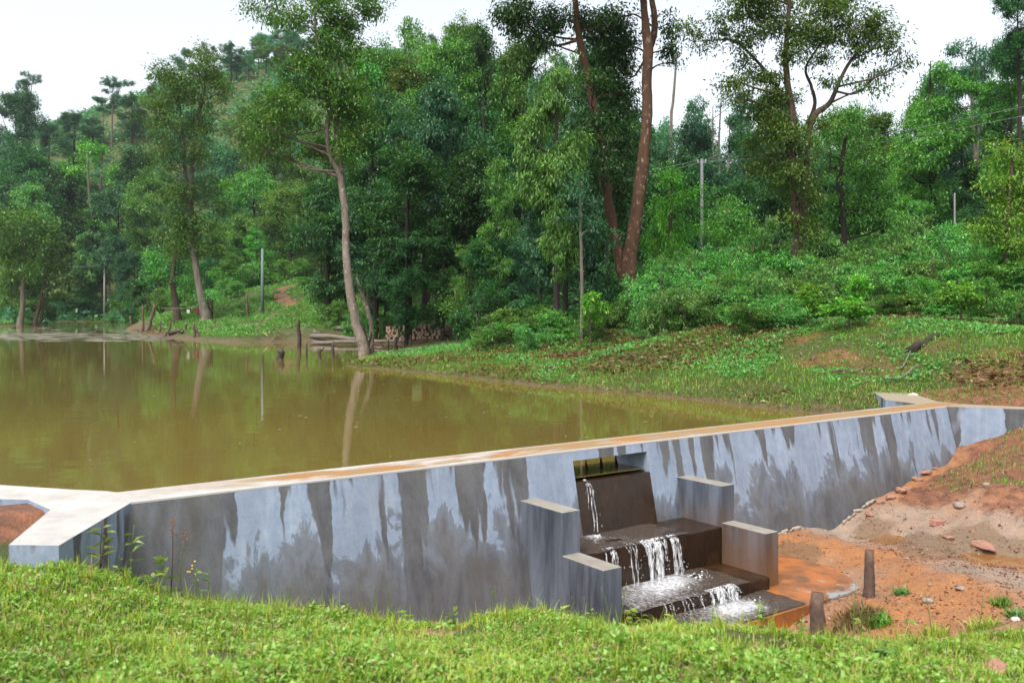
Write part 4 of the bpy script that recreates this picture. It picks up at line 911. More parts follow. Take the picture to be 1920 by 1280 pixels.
for a in [
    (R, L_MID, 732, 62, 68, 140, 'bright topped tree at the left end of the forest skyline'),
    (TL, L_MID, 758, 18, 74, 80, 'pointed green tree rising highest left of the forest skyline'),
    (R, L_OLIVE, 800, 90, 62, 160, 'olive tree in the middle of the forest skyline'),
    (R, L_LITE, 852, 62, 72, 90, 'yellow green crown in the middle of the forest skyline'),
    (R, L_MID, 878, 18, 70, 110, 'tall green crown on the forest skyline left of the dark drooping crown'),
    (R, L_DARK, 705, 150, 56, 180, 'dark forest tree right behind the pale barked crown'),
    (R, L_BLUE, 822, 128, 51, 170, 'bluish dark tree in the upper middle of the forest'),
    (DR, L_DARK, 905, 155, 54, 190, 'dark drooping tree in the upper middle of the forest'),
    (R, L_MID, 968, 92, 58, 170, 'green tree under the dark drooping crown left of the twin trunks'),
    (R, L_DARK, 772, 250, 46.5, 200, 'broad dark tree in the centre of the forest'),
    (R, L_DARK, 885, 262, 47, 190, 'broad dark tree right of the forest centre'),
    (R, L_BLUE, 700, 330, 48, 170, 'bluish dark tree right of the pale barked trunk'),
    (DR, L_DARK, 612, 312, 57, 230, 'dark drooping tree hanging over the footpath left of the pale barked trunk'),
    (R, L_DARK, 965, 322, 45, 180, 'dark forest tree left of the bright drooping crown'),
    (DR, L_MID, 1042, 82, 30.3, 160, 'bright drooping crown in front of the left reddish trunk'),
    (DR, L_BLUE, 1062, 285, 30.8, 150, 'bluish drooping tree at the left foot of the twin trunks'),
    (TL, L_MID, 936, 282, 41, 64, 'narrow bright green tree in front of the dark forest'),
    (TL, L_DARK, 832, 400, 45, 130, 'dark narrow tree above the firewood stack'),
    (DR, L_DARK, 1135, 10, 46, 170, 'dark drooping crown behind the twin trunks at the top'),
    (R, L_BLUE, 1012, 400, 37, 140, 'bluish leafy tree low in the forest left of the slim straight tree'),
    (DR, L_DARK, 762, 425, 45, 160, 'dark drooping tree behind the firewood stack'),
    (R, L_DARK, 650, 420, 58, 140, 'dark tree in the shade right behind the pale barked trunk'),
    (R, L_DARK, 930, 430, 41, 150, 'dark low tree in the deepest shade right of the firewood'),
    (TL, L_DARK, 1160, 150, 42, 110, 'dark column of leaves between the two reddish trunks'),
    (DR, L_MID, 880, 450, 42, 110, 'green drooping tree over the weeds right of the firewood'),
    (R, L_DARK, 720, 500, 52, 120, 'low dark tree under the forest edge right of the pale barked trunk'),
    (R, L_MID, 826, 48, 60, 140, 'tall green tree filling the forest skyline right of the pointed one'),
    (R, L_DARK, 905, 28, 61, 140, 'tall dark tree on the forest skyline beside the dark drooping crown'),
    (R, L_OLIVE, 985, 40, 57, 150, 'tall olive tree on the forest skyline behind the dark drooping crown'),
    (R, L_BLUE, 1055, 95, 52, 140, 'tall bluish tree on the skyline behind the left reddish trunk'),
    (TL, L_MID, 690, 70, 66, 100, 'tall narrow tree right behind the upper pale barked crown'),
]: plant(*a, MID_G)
for i, (px, yt, Y, w) in enumerate([(680, 250, 72, 180), (760, 200, 76, 200), (850, 180, 78, 200), (940, 190, 75, 200), (1030, 230, 70, 200), (1110, 280, 66, 180), (1180, 330, 64, 160), (800, 400, 66, 200), (900, 400, 64, 200), (1000, 420, 62, 200), (700, 420, 66, 180), (1100, 420, 58, 180)]):
    plant(R, L_DARK, px, yt, Y, w, 'dark tree deep inside the forest, mostly hidden by the trees in front', 'hidden trees deep in the forest')
RIGHT_G = 'trees behind the right bank'
for a in [
    (R, L_FAR, 1245, 210, 112, 110, 'pale distant tree just right of the twin trunks'),
    (R, L_FAR, 1300, 240, 105, 120, 'pale distant tree above the utility pole top'),
    (SP, L_BLUE, 1352, 150, 78, 140, 'thin crowned bluish tree against the sky left of the open crowned tree'),
    (R, L_BLUE, 1310, 205, 82, 140, 'bluish tree above and left of the utility pole'),
    (R, L_BLUE, 1395, 215, 72, 150, 'bluish dark tree behind the left side of the open crowned tree'),
    (R, L_DARK, 1290, 300, 62, 130, 'dark tree behind the top of the utility pole'),
    (R, L_DARK, 1390, 320, 58, 150, 'dark tree right of the utility pole, behind the bright young tree'),
    (R, L_DARK, 1460, 300, 56, 130, 'dark tree behind the creeper clad young tree'),
    (R, L_MID, 1600, 178, 84, 130, 'green tree under the right side of the open crowned tree'),
    (R, L_BLUE, 1665, 230, 70, 140, 'bluish dark tree between the spreading tree and the columnar one'),
    (TL, L_MID, 1745, 102, 50, 125, 'tall columnar green tree right of the open crowned tree'),
    (TL, L_LITE, 1705, 165, 56, 70, 'light green narrow tree on the left of the columnar one'),
    (SP, L_BLUE, 1832, 48, 56, 150, 'tall bluish tree with wispy top against the sky at the right'),
    (R, L_BLUE, 1800, 190, 60, 140, 'bluish tree under the wispy topped tree'),
    (R, L_DARK, 1725, 300, 58, 140, 'dark shaded tree under the columnar one'),
    (R, L_MID, 1895, 120, 47, 120, 'green crown at the right edge under the dark top corner crown'),
    (R, L_DARK, 1912, -50, 45, 100, 'dark crown in the top right corner'),
    (R, L_DARK, 1830, 290, 54, 150, 'dark shaded tree left of the yellow green tree'),
    (R, L_DARK, 1640, 330, 57, 140, 'dark shaded tree right behind the spreading tree'),
    (R, L_DARK, 1540, 320, 58, 140, 'dark shaded tree left behind the spreading tree'),
    (R, L_MID, 1700, 360, 44, 110, 'bright low tree between the spreading tree and the thin pale pole'),
    (R, L_DARK, 1225, 330, 60, 130, 'dark tree just right of the twin trunks'),
    (DR, L_DARK, 1845, 350, 38, 100, 'drooping dark tree behind the thin pale pole'),
    (R, L_DARK, 1440, 150, 60, 120, 'dark tree behind the left limbs of the open crowned tree'),
    (R, L_MID, 1560, 190, 64, 120, 'green tree behind the fork of the open crowned tree'),
    (R, L_OLIVE, 1650, 185, 62, 110, 'olive tree under the right limbs of the open crowned tree'),
    (R, L_DARK, 1880, 60, 50, 110, 'dark tall tree at the right, below the top corner crown'),
    (R, L_BLUE, 1780, 110, 62, 120, 'bluish tall tree between the columnar tree and the wispy one'),
]: plant(*a, RIGHT_G)
for px, yt, Y, w in [(1240, 280, 84, 180), (1330, 280, 86, 180), (1430, 270, 84, 200), (1530, 260, 82, 200), (1640, 280, 80, 200), (1740, 270, 78, 200), (1840, 240, 76, 200), (1930, 220, 72, 200), (2000, 200, 62, 220), (1300, 390, 66, 160), (1450, 390, 64, 160), (1580, 390, 62, 160), (1760, 390, 60, 160), (1900, 370, 58, 160)]:
    plant(R, L_DARK if Y < 70 else L_BLUE, px, yt, Y, w, 'dark tree in the depth of the wood behind the right bank, mostly hidden', 'hidden trees behind the right bank')

# the wooded hill: trees standing in the brush wherever the slope is closed forest
rgh = random.Random(12); nh = 0
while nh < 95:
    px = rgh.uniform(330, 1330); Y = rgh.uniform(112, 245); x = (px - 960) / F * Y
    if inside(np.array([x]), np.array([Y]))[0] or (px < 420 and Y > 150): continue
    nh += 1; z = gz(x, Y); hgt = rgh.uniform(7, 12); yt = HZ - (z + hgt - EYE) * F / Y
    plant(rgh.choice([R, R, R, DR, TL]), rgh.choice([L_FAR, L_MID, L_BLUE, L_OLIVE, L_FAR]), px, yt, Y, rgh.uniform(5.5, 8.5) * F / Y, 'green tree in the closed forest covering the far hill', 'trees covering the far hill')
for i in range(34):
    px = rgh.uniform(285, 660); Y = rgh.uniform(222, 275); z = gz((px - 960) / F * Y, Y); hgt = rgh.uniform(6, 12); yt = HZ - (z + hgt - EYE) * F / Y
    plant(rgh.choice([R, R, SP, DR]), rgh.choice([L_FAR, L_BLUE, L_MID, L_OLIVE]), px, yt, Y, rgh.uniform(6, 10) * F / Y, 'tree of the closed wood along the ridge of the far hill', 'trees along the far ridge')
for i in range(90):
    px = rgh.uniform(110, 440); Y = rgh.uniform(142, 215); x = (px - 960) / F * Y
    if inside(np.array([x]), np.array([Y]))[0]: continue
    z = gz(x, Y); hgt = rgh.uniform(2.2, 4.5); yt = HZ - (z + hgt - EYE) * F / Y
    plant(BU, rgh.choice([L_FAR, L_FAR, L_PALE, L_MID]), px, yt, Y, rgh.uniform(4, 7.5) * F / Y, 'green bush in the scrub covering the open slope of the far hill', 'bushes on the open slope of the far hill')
nh = 0
while nh < 45:
    px = rgh.uniform(1180, 2050); Y = rgh.uniform(84, 170); x = (px - 960) / F * Y; nh += 1
    z = gz(x, Y); hgt = rgh.uniform(9, 15); yt = HZ - (z + hgt - EYE) * F / Y
    plant(rgh.choice([R, R, DR, TL]), rgh.choice([L_BLUE, L_MID, L_DARK, L_FAR]), px, yt, Y, rgh.uniform(6, 9) * F / Y, 'tree in the wood far behind the right bank', 'trees of the wood far behind the right bank')

# ------------------------------------------------------------------ shrubs
SG = 'shrubs on the right bank'
rows = [(1228, 492, 33, 110, L_SHRUB), (1290, 478, 33, 110, L_SHRUB), (1345, 508, 28.5, 110, L_SHRUB), (1402, 452, 35, 110, L_MID), (1400, 535, 26.5, 120, L_SHRUB), (1452, 492, 28.5, 120, L_SHRUB), (1472, 552, 25, 120, L_MID), (1530, 468, 29.5, 130, L_SHRUB),
        (1562, 525, 25.5, 130, L_SHRUB), (1610, 466, 30.5, 130, L_SHRUB), (1645, 512, 25.5, 130, L_SHRUB), (1682, 448, 31, 140, L_SHRUB), (1706, 512, 25, 130, L_MID), (1745, 478, 26.5, 140, L_SHRUB), (1762, 428, 31, 140, L_SHRUB), (1805, 428, 27.5, 160, L_SHRUB),
        (1852, 468, 25.5, 150, L_MID), (1850, 525, 22.5, 130, L_MID), (1900, 482, 24.5, 140, L_MID), (1912, 545, 21, 110, L_MID), (1292, 542, 27.5, 100, L_SHRUB), (1222, 545, 28.5, 90, L_SHRUB), (1500, 436, 37, 130, L_SHRUB), (1642, 418, 38, 130, L_SHRUB), (1722, 416, 38, 130, L_SHRUB),
        (1850, 416, 36, 140, L_SHRUB), (1350, 470, 38, 110, L_MID), (1422, 418, 41, 110, L_SHRUB), (1580, 430, 38, 130, L_SHRUB), (1162, 560, 30, 90, L_MID), (1508, 505, 27, 120, L_SHRUB), (1600, 490, 28, 120, L_SHRUB), (1770, 540, 24, 100, L_MID), (1660, 555, 24, 100, L_MID), (1520, 570, 24.6, 90, L_MID), (1425, 575, 25, 90, L_MID)]
rgs = random.Random(44)
for px in range(1215, 2130, 34):
    for Y, yt in ((24.5, 560), (27.0, 522), (30.0, 486), (33.5, 455)):
        if px < 1380 and Y < 26: continue
        q = rgs.uniform(-12, 12); rows.append((px + rgs.uniform(-14, 14), yt + q - (12 if px > 1700 else 0) + (24 if px < 1330 else 0), Y + rgs.uniform(-.8, .8), rgs.uniform(95, 135), rgs.choice([L_SHRUB, L_SHRUB, L_MID])))
rows.sort(key=lambda r: r[0])
def side_of(px):
    return ('beside the twin trunks' if px < 1260 else 'left of the open crowned tree' if px < 1470 else 'below the spreading tree' if px < 1660 else 'below the columnar tree' if px < 1800 else 'below the yellow green tree')
for px, yt, Y, w, mt in rows:
    dep = 'at the front foot of the thicket' if Y < 25.3 else 'in the middle of the thicket' if Y < 30.3 else 'at the back of the thicket'
    plant(BU, mt, px, yt, Y, w, 'leafy bush %s, %s' % (dep, side_of(px)), SG)
for px, yt, Y, w, lab in [(1590, 548, 20.9, 100, 'pale green sapling with a wide flat top in front of the right thicket'), (1612, 512, 21.6, 70, 'pale green sapling rising behind the wide flat topped one'), (1800, 515, 21.4, 90, 'light green sapling with drooping leaves right of the black fallen branch'), (1515, 530, 22.5, 70, 'light sapling at the left of the wide flat topped sapling'), (1727, 540, 21.6, 50, 'thin stemmed dark sapling between the two pale saplings'), (1108, 545, 27.5, 60, 'feathery sapling in front of the slim straight tree'), (1232, 360, 36, 50, 'light sapling hard against the reddish twin trunk')]:
    plant(SA, L_LITE if 'thin' not in lab else L_MID, px, yt, Y, w, lab, 'saplings on the right bank')
CG = 'bushes at the forest edge'
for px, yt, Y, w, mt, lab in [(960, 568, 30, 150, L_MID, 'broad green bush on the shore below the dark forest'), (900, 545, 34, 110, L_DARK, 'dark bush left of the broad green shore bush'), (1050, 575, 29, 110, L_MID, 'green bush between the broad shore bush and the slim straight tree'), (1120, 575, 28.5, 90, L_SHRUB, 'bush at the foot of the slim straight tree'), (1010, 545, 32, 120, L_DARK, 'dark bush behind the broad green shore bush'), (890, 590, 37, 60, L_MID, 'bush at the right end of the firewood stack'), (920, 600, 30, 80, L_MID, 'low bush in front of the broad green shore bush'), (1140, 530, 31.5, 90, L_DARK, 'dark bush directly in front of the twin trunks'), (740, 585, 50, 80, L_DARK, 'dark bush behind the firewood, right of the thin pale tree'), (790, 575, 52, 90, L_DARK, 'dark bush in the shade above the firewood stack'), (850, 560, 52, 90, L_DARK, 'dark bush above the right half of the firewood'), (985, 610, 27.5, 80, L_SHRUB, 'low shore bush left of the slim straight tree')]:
    plant(BU, mt, px, yt, Y, w, lab, CG)
MG = 'bushes on the left mound'
for px, yt, Y, w, mt, lab in [(432, 522, 82, 60, L_SHRUB, 'bush on the mound right of the slender trunk'), (358, 558, 78, 40, L_MID, 'small bush between the two brown trunks on the mound'), (458, 562, 71, 50, L_SHRUB, 'low bush left of the pale pole on the mound'), (420, 505, 86, 70, L_MID, 'bigger bush behind the mound, right of the slender trunk'), (462, 485, 90, 80, L_SHRUB, 'bush on top of the mound left of the pale pole'), (348, 520, 88, 70, L_MID, 'bush behind the short crooked tree'), (275, 548, 100, 60, L_DARK, 'dark bush over the dead stakes at the mound end'),
      (168, 577, 135, 60, L_FAR, 'low bush on the far shore meadow, left of the white pole'), (215, 585, 140, 50, L_FAR, 'low bush on the far shore meadow, right of the white pole'), (562, 604, 60, 34, L_LITE, 'pale flowering clump on the grass below the footpath'), (432, 608, 60, 30, L_LITE, 'yellow green clump on the mound near the water'), (512, 545, 76, 40, L_SHRUB, 'bush hiding the foot of the footpath bend'), (640, 560, 56, 70, L_MID, 'bush left behind the pale barked trunk'), (605, 540, 62, 80, L_SHRUB, 'bush right of the footpath bend'), (700, 590, 48, 60, L_MID, 'bush behind the thin pale tree on the spit'), (660, 590, 52, 50, L_SHRUB, 'bush just behind the pale barked trunk base'), (540, 480, 92, 80, L_MID, 'bush above the upper end of the footpath'), (60, 575, 120, 70, L_MID, 'bush behind the leaning tree at the left shore'), (10, 580, 118, 60, L_DARK, 'dark bush at the left edge of the far shore'), (120, 560, 138, 80, L_DARK, 'dark bush at the back of the far meadow')]:
    plant(BU, mt, px, yt, Y, w, lab, MG)

for i, (px, yt, Y, w, mt) in enumerate([(20, 548, 112, 80, L_MID), (70, 552, 116, 70, L_DARK), (140, 545, 128, 80, L_DARK), (190, 556, 122, 70, L_DARK), (235, 540, 118, 80, L_MID), (262, 552, 106, 60, L_DARK), (300, 530, 98, 80, L_MID), (340, 545, 92, 60, L_MID), (400, 540, 88, 70, L_SHRUB), (380, 560, 80, 50, L_MID), (480, 520, 92, 80, L_MID), (580, 520, 84, 80, L_MID), (620, 560, 66, 60, L_SHRUB), (560, 500, 95, 90, L_DARK)]):
    plant(BU, mt, px, yt, Y, w, 'leafy undergrowth bush between the trunks %s' % ('of the far shore' if px < 250 else 'behind the left mound'), 'undergrowth between the trunks at the left')

# ------------------------------------------------------------------ ground cover (uncountable)
def cover(name, label, pts, nper, L, Wd, mat, seed, lean=.9, spread=.05, up=.8, zoff=0.0, flat=.7, cat='plants', curl=.2, rbias=0):
    rg = np.random.default_rng(seed); n0 = len(pts); m = np.repeat(np.arange(n0), nper); n = len(m)
    pos = np.asarray(pts)[m] + rg.normal(size=(n, 3)) * (spread, spread, .0) + (0, 0, zoff)
    ax = unit(rg.normal(size=(n, 3)) * (lean, lean, .25) + (0, 0, up)); Lr = L * rg.uniform(.55, 1.3, n)
    V, Fc = leaf_quads(rg, pos, ax, Lr, Wd * rg.uniform(.6, 1.3, n), flat, curl)
    cr = rg.random(n0); r = np.clip(.6 * rg.random(n) + .4 * cr[m] + rbias, 0, .93); r = np.where(rg.random(n) < .03, .99, r)
    o = link(name, mesh_np(name, V, Fc, mat, False, np.repeat(r, 4))); return tag(o, label, cat, kind='stuff')
def scatter(n, x0, x1, y0, y1, seed, keep=None):
    rg = np.random.default_rng(seed); x = rg.uniform(x0, x1, n); y = rg.uniform(y0, y1, n)
    if keep is not None: k = keep(x, y, rg); x, y = x[k], y[k]
    return np.stack([x, y, ground(x, y)], 1)
def on_lawn(x, y, rg):
    s_, t_ = st_of(x, y); n = vnoise(x, y, 31, 2.2)
    edge = 6.75 + .25 * n + np.clip(-x * .15, -.1, .6)
    wing = (t_ > .1) & (s_ > -.72) | (s_ < -.6) & (y < 6.9) & (x > -3.3)
    left = (x > -3.0) | (y < 5.6)
    ok = (np.abs(x - .3) < .72 * y + .8) & (t_ > .06) & left & (y < edge)
    low = (s_ < 1.5) & (t_ > .05) & (t_ < 2.2) & (x > -2.95) & (y < 7.6)
    q = vnoise(x, y, 33, 1.4) + .5 * vnoise(x, y, 34, 4)
    return (ok | low) & (q > -1.25 - rg.random(len(x)) * 1.3)
def blades(name, label, pts, L, Wd, mat, seed, lean=.55):
    """curved grass blades, two quads each"""
    rg = np.random.default_rng(seed); n = len(pts); a = rg.uniform(0, 6.28, n); h = np.stack([np.cos(a), np.sin(a), 0 * a], 1)
    sd = np.stack([-np.sin(a), np.cos(a), 0 * a], 1); Lr = (L * rg.uniform(.5, 1.35, n))[:, None]; w = (Wd * rg.uniform(.6, 1.2, n))[:, None] * .5
    ln = np.abs(rg.normal(lean, .3, n))[:, None]; up = np.array((0, 0, 1.))
    p0 = pts; p1 = p0 + Lr * .5 * unit(up + h * ln * .5); p2 = p1 + Lr * .5 * unit(up * (1 - .45 * ln) + h * ln * 1.3)
    V = np.stack([p0 - sd * w, p0 + sd * w, p1 + sd * w * .85, p1 - sd * w * .85, p2 + sd * w * .12, p2 - sd * w * .12], 1).reshape(-1, 3)
    b = np.arange(n)[:, None] * 6; Fc = np.concatenate([b + (0, 1, 2, 3), b + (3, 2, 4, 5)], 1).reshape(-1, 4)
    pn = .5 + .28 * vnoise(pts[:, 0], pts[:, 1], 51, 2.5); r = np.clip(.6 * rg.random(n) + .4 * pn, 0, .93); r = np.where(rg.random(n) < .07, .99, r)
    return tag(link(name, mesh_np(name, V, Fc, mat, False, np.repeat(r, 6))), label, 'grass', kind='stuff')
def lawn():
    P = scatter(300000, -4.9, 6.6, 2.7, 7.7, 61, on_lawn)
    blades('lawn_grass', 'short bright green grass covering the near bank below the dam', P, .045, .0055, L_GRASS, 62, .8)
    P = scatter(44000, -4.9, 6.6, 2.7, 7.7, 63, lambda x, y, rg: on_lawn(x, y, rg) & (vnoise(x, y, 71, 2.0) > -.3 - rg.random(len(x)) * 1.2))
    cover('lawn_clover', 'small round leaved weeds among the near grass', P, 2, .026, .017, L_CLOVER, 64, spread=.012, up=.4, lean=1.0, zoff=.026)
    P = scatter(16000, -4.9, 6.6, 2.7, 7.7, 65, on_lawn)
    cover('dry_grass', 'dry straw coloured bits lying in the near grass', P, 2, .045, .007, L_STRAW, 66, spread=.02, up=.3, zoff=.024)
    rg = np.random.default_rng(67); c = scatter(2600, -4.9, 6.6, 2.7, 7.7, 68, on_lawn); m = np.repeat(np.arange(len(c)), 14); q = np.abs(rg.normal(size=len(m))) * .03; a = rg.uniform(0, 6.28, len(m))
    P = c[m] + np.stack([q * np.cos(a), q * np.sin(a), 0 * q], 1)
    blades('lawn_tufts', 'longer tufts of grass standing out of the near bank', P, .085, .006, L_GRASS, 69, .75)
    c = scatter(420, -3.5, 5.2, 5.6, 7.5, 70, on_lawn); m = np.repeat(np.arange(len(c)), 8); q = np.abs(rg.normal(size=len(m))) * .025; a = rg.uniform(0, 6.28, len(m))
    P = c[m] + np.stack([q * np.cos(a), q * np.sin(a), 0 * q], 1)
    blades('lawn_tall_grass', 'thin taller grass along the crest of the near bank', P, .15, .005, L_GRASS, 73, .5)
    P = scatter(5200, -4.9, 6.6, 2.7, 7.7, 74, lambda x, y, rg: on_lawn(x, y, rg) & (vnoise(x, y, 75, 1.7) > .1))
    cover('lawn_broadleaf', 'larger leaved weeds scattered through the near grass', P, 5, .05, .024, L_CLOVER, 76, spread=.025, up=.5, lean=1.0, zoff=.02)
lawn()
def land_up(x, y, rg): s_, t_ = st_of(x, y); return (~inside(x, y)) & ((t_ < -.6) | (s_ > 13.3))
def bank():
    # right bank: grass low down, creeping leaves higher up
    def fr(x, y): return np.abs(x) < .64 * y + 1
    def kg(x, y, rg):
        d = dist(x, y); n = vnoise(x, y, 41, .9) + .6 * vnoise(x, y, 42, 2.4)
        bare = np.zeros(len(x))
        for px, py, r in [(1550, 672, .8), (1640, 620, .8), (1440, 603, .6), (1700, 605, .5), (1500, 640, .5), (1640, 690, .8), (1780, 738, 1.0), (1900, 742, 1.3), (1850, 700, .9)]:
            q = RG(px, py); bare = np.maximum(bare, 1 - smst(.5, 1.2, np.hypot(x - q[0], y - q[1]) / r))
        return land_up(x, y, rg) & fr(x, y) & (d > .05) & (rg.random(len(x)) > bare * .72) & (n > -1.0 - .8 * rg.random(len(x)))
    P = scatter(90000, -7, 16, 14.5, 30, 79, lambda x, y, rg: land_up(x, y, rg) & fr(x, y) & (rg.random(len(x)) < .75)); P = P[dist(P[:, 0], P[:, 1]) < 8]
    cover('bank_small_weeds', 'small weeds and moss covering the soil of the right bank', P, 3, .05, .018, L_BANK, 78, spread=.05, up=.5, zoff=.015)
    P = scatter(60000, -7, 8, 14.5, 32, 77, lambda x, y, rg: land_up(x, y, rg) & fr(x, y) & (dist(x, y) < .75 + .3 * vnoise(x, y, 39, 1.4)))
    blades('shore_grass', 'straw coloured grass hanging over the waterline of the right bank', P, .10, .012, L_STRAWG, 76, 1.1)
    P = scatter(130000, -7, 16, 14.5, 34, 81, lambda x, y, rg: kg(x, y, rg) & (vnoise(x, y, 40, 1.5) > -.5 - rg.random(len(x)) - .6 * (dist(x, y) < 2))); P = P[dist(P[:, 0], P[:, 1]) < 9]
    blades('bank_grass', 'short grass growing on the right bank above the water', P, .11, .012, L_BANK, 82, .7)
    P = scatter(46000, -7, 20, 14.5, 38, 83, lambda x, y, rg: kg(x, y, rg) & (dist(x, y) > 1.6 + .8 * vnoise(x, y, 44, .8)) & (vnoise(x, y, 45, 1.3) + .5 * vnoise(x, y, 43, 3) > .1 - 1.1 * rg.random(len(x)) * (rg.random(len(x)) < .5)))
    cover('bank_creepers', 'creeping broad leaved ground cover on the right bank', P, 6, .085, .034, L_SHRUB, 84, spread=.07, up=.55, zoff=.04)
    P = scatter(16000, -7, 16, 14.5, 30, 85, lambda x, y, rg: land_up(x, y, rg) & fr(x, y) & (dist(x, y) > .1) & (vnoise(x, y, 46, .7) + .02 * x > -.1 - .5 * rg.random(len(x))))
    cover('leaf_litter', 'dead brown leaves and cut stems littering the right bank', P, 4, .13, .045, L_DRY, 86, spread=.12, up=.12, zoff=.03)
    P = scatter(7000, 2.5, 9, 7.5, 14.5, 87, lambda x, y, rg: (st_of(x, y)[1] > .45) & (vnoise(x, y, 47, 1.6) > .2 - .9 * rg.random(len(x)) * (rg.random(len(x)) < .5)))
    cover('gravel_and_twigs', 'bits of dead leaf, gravel and twig strewn over the sandy ground', P, 2, .028, .016, L_DRY, 88, spread=.03, up=.1, zoff=.006)
    P = scatter(5000, 5.2, 9.5, 9.5, 14, 89, lambda x, y, rg: (st_of(x, y)[1] > .5) & (vnoise(x, y, 48, 1.1) + .35 * (x - 6.6) > .35))
    blades('sparse_grass', 'thin yellowish grass on the sandy slope right of the dam', np.vstack([P, P + (.03, .02, 0)]), .07, .007, L_BANK, 90)
    # gravel and clods on the sand
    rg = np.random.default_rng(113); P = scatter(24000, 2.4, 9, 7.3, 14.5, 114, lambda x, y, rg: (st_of(x, y)[1] > .42) & (vnoise(x, y, 115, 1.3) + .5 * vnoise(x, y, 116, 4) > .5 - 1.6 * rg.random(len(x))))
    n = len(P); r = rg.uniform(.004, .011, n) * np.where(rg.random(n) < .06, 2.4, 1); oc = np.array([(1, 0, 0), (-1, 0, 0), (0, 1, 0), (0, -1, 0), (0, 0, .8), (0, 0, -.5)], float)
    a = rg.uniform(0, 6.28, n); ca, sa = np.cos(a), np.sin(a); Q = oc[None] * rg.uniform(.6, 1.3, (n, 6, 1)) * r[:, None, None]
    V = np.stack([Q[..., 0] * ca[:, None] - Q[..., 1] * sa[:, None], Q[..., 0] * sa[:, None] + Q[..., 1] * ca[:, None], Q[..., 2]], -1) + P[:, None]
    tri = np.array([(0, 2, 4), (2, 1, 4), (1, 3, 4), (3, 0, 4), (2, 0, 5), (1, 2, 5), (3, 1, 5), (0, 3, 5)]); Fc = (np.arange(n)[:, None, None] * 6 + tri).reshape(-1, 3)
    tag(link('gravel', mesh_np('gravel', V.reshape(-1, 3), Fc, leaf_mat('gravel', (.09, .045, .025), (.27, .135, .070), (.36, .28, .21), trans=0, rough=.9, spec=.2), False, np.repeat(np.minimum(rg.random(n), .93), 6))), 'orange and grey gravel strewn over the sandy ground', 'gravel', kind='stuff')
    # far grass on the mound, the far shore and the hill
    def kf(x, y, rg):
        d = dist(x, y); pa = W(540, 575, 74); return (~inside(x, y)) & fr(x, y) & (d > .8 + .8 * rg.random(len(x)))
    P = scatter(60000, -40, 0, 44, 100, 91, lambda x, y, rg: kf(x, y, rg) & (vnoise(x, y, 49, .5) > -.9 - rg.random(len(x))))
    pp = np.array([RG(*q)[:2] for q in PATHPX]); dm = np.full(len(P), 99.)
    for a, b in zip(pp[:-1], pp[1:]):
        q = b - a; k = np.clip(((P[:, :2] - a) @ q) / (q @ q), 0, 1); dm = np.minimum(dm, np.hypot(P[:, 0] - a[0] - k * q[0], P[:, 1] - a[1] - k * q[1]) / (.3 + .5 * (a[1] > 70)))
    P = P[(dm > 1) & ~((P[:, 0] > -14.5) & (P[:, 0] < -1) & (P[:, 1] < 55.5))]
    cover('mound_grass', 'green grass and weeds covering the left mound by the pond', P, 4, .20, .042, L_BANK, 92, spread=.22, up=.7, lean=.8)
    cover('mound_weeds', 'leafy green weeds on the left mound by the pond', P[np.random.default_rng(1).random(len(P)) < .45], 4, .22, .075, L_SHRUB, 119, spread=.2, up=.6, lean=.9, zoff=.05)
    P = scatter(2600, -34, -3, 43, 72, 117, lambda x, y, rg: (~inside(x, y)) & (dist(x, y) < 3.2 * rg.random(len(x)) ** 1.3) & ((x > -15) | (x < -22) | (rg.random(len(x)) < .25)))
    cover('shore_brush', 'dead twigs and brushwood littering the muddy shore of the left mound', P, 4, .7, .04, L_DRY, 118, spread=.3, up=.35, lean=1.0, zoff=.03)
    P = scatter(34000, -100, -36, 92, 185, 93, kf)
    cover('meadow_grass', 'grass on the far shore meadow at the left', P, 2, .7, .16, L_SHRUB, 94, spread=.4, up=1.0, lean=.5)
    rg = np.random.default_rng(95); P = scatter(44000, -170, 170, 105, 280, 96, lambda x, y, rg: (~inside(x, y)) & (x > -.64 * y) & (x < .66 * y) & (vnoise(x, y, 50, .12) > -1.2))
    P = P + np.stack([0 * P[:, 0], 0 * P[:, 0], rg.random(len(P)) ** 2 * 1.6], 1)
    cover('hillside_undergrowth', 'pale green brush covering the open slope of the far hill', P, 5, 1.0, .42, L_FAR, 97, spread=.8, up=.4, lean=.9)
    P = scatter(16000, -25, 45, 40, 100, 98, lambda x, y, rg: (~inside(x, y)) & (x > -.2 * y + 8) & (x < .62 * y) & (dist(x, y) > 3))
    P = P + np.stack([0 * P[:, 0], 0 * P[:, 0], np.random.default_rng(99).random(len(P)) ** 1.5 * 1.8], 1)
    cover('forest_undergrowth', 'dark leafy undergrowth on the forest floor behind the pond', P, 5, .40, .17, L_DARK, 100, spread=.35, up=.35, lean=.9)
bank()

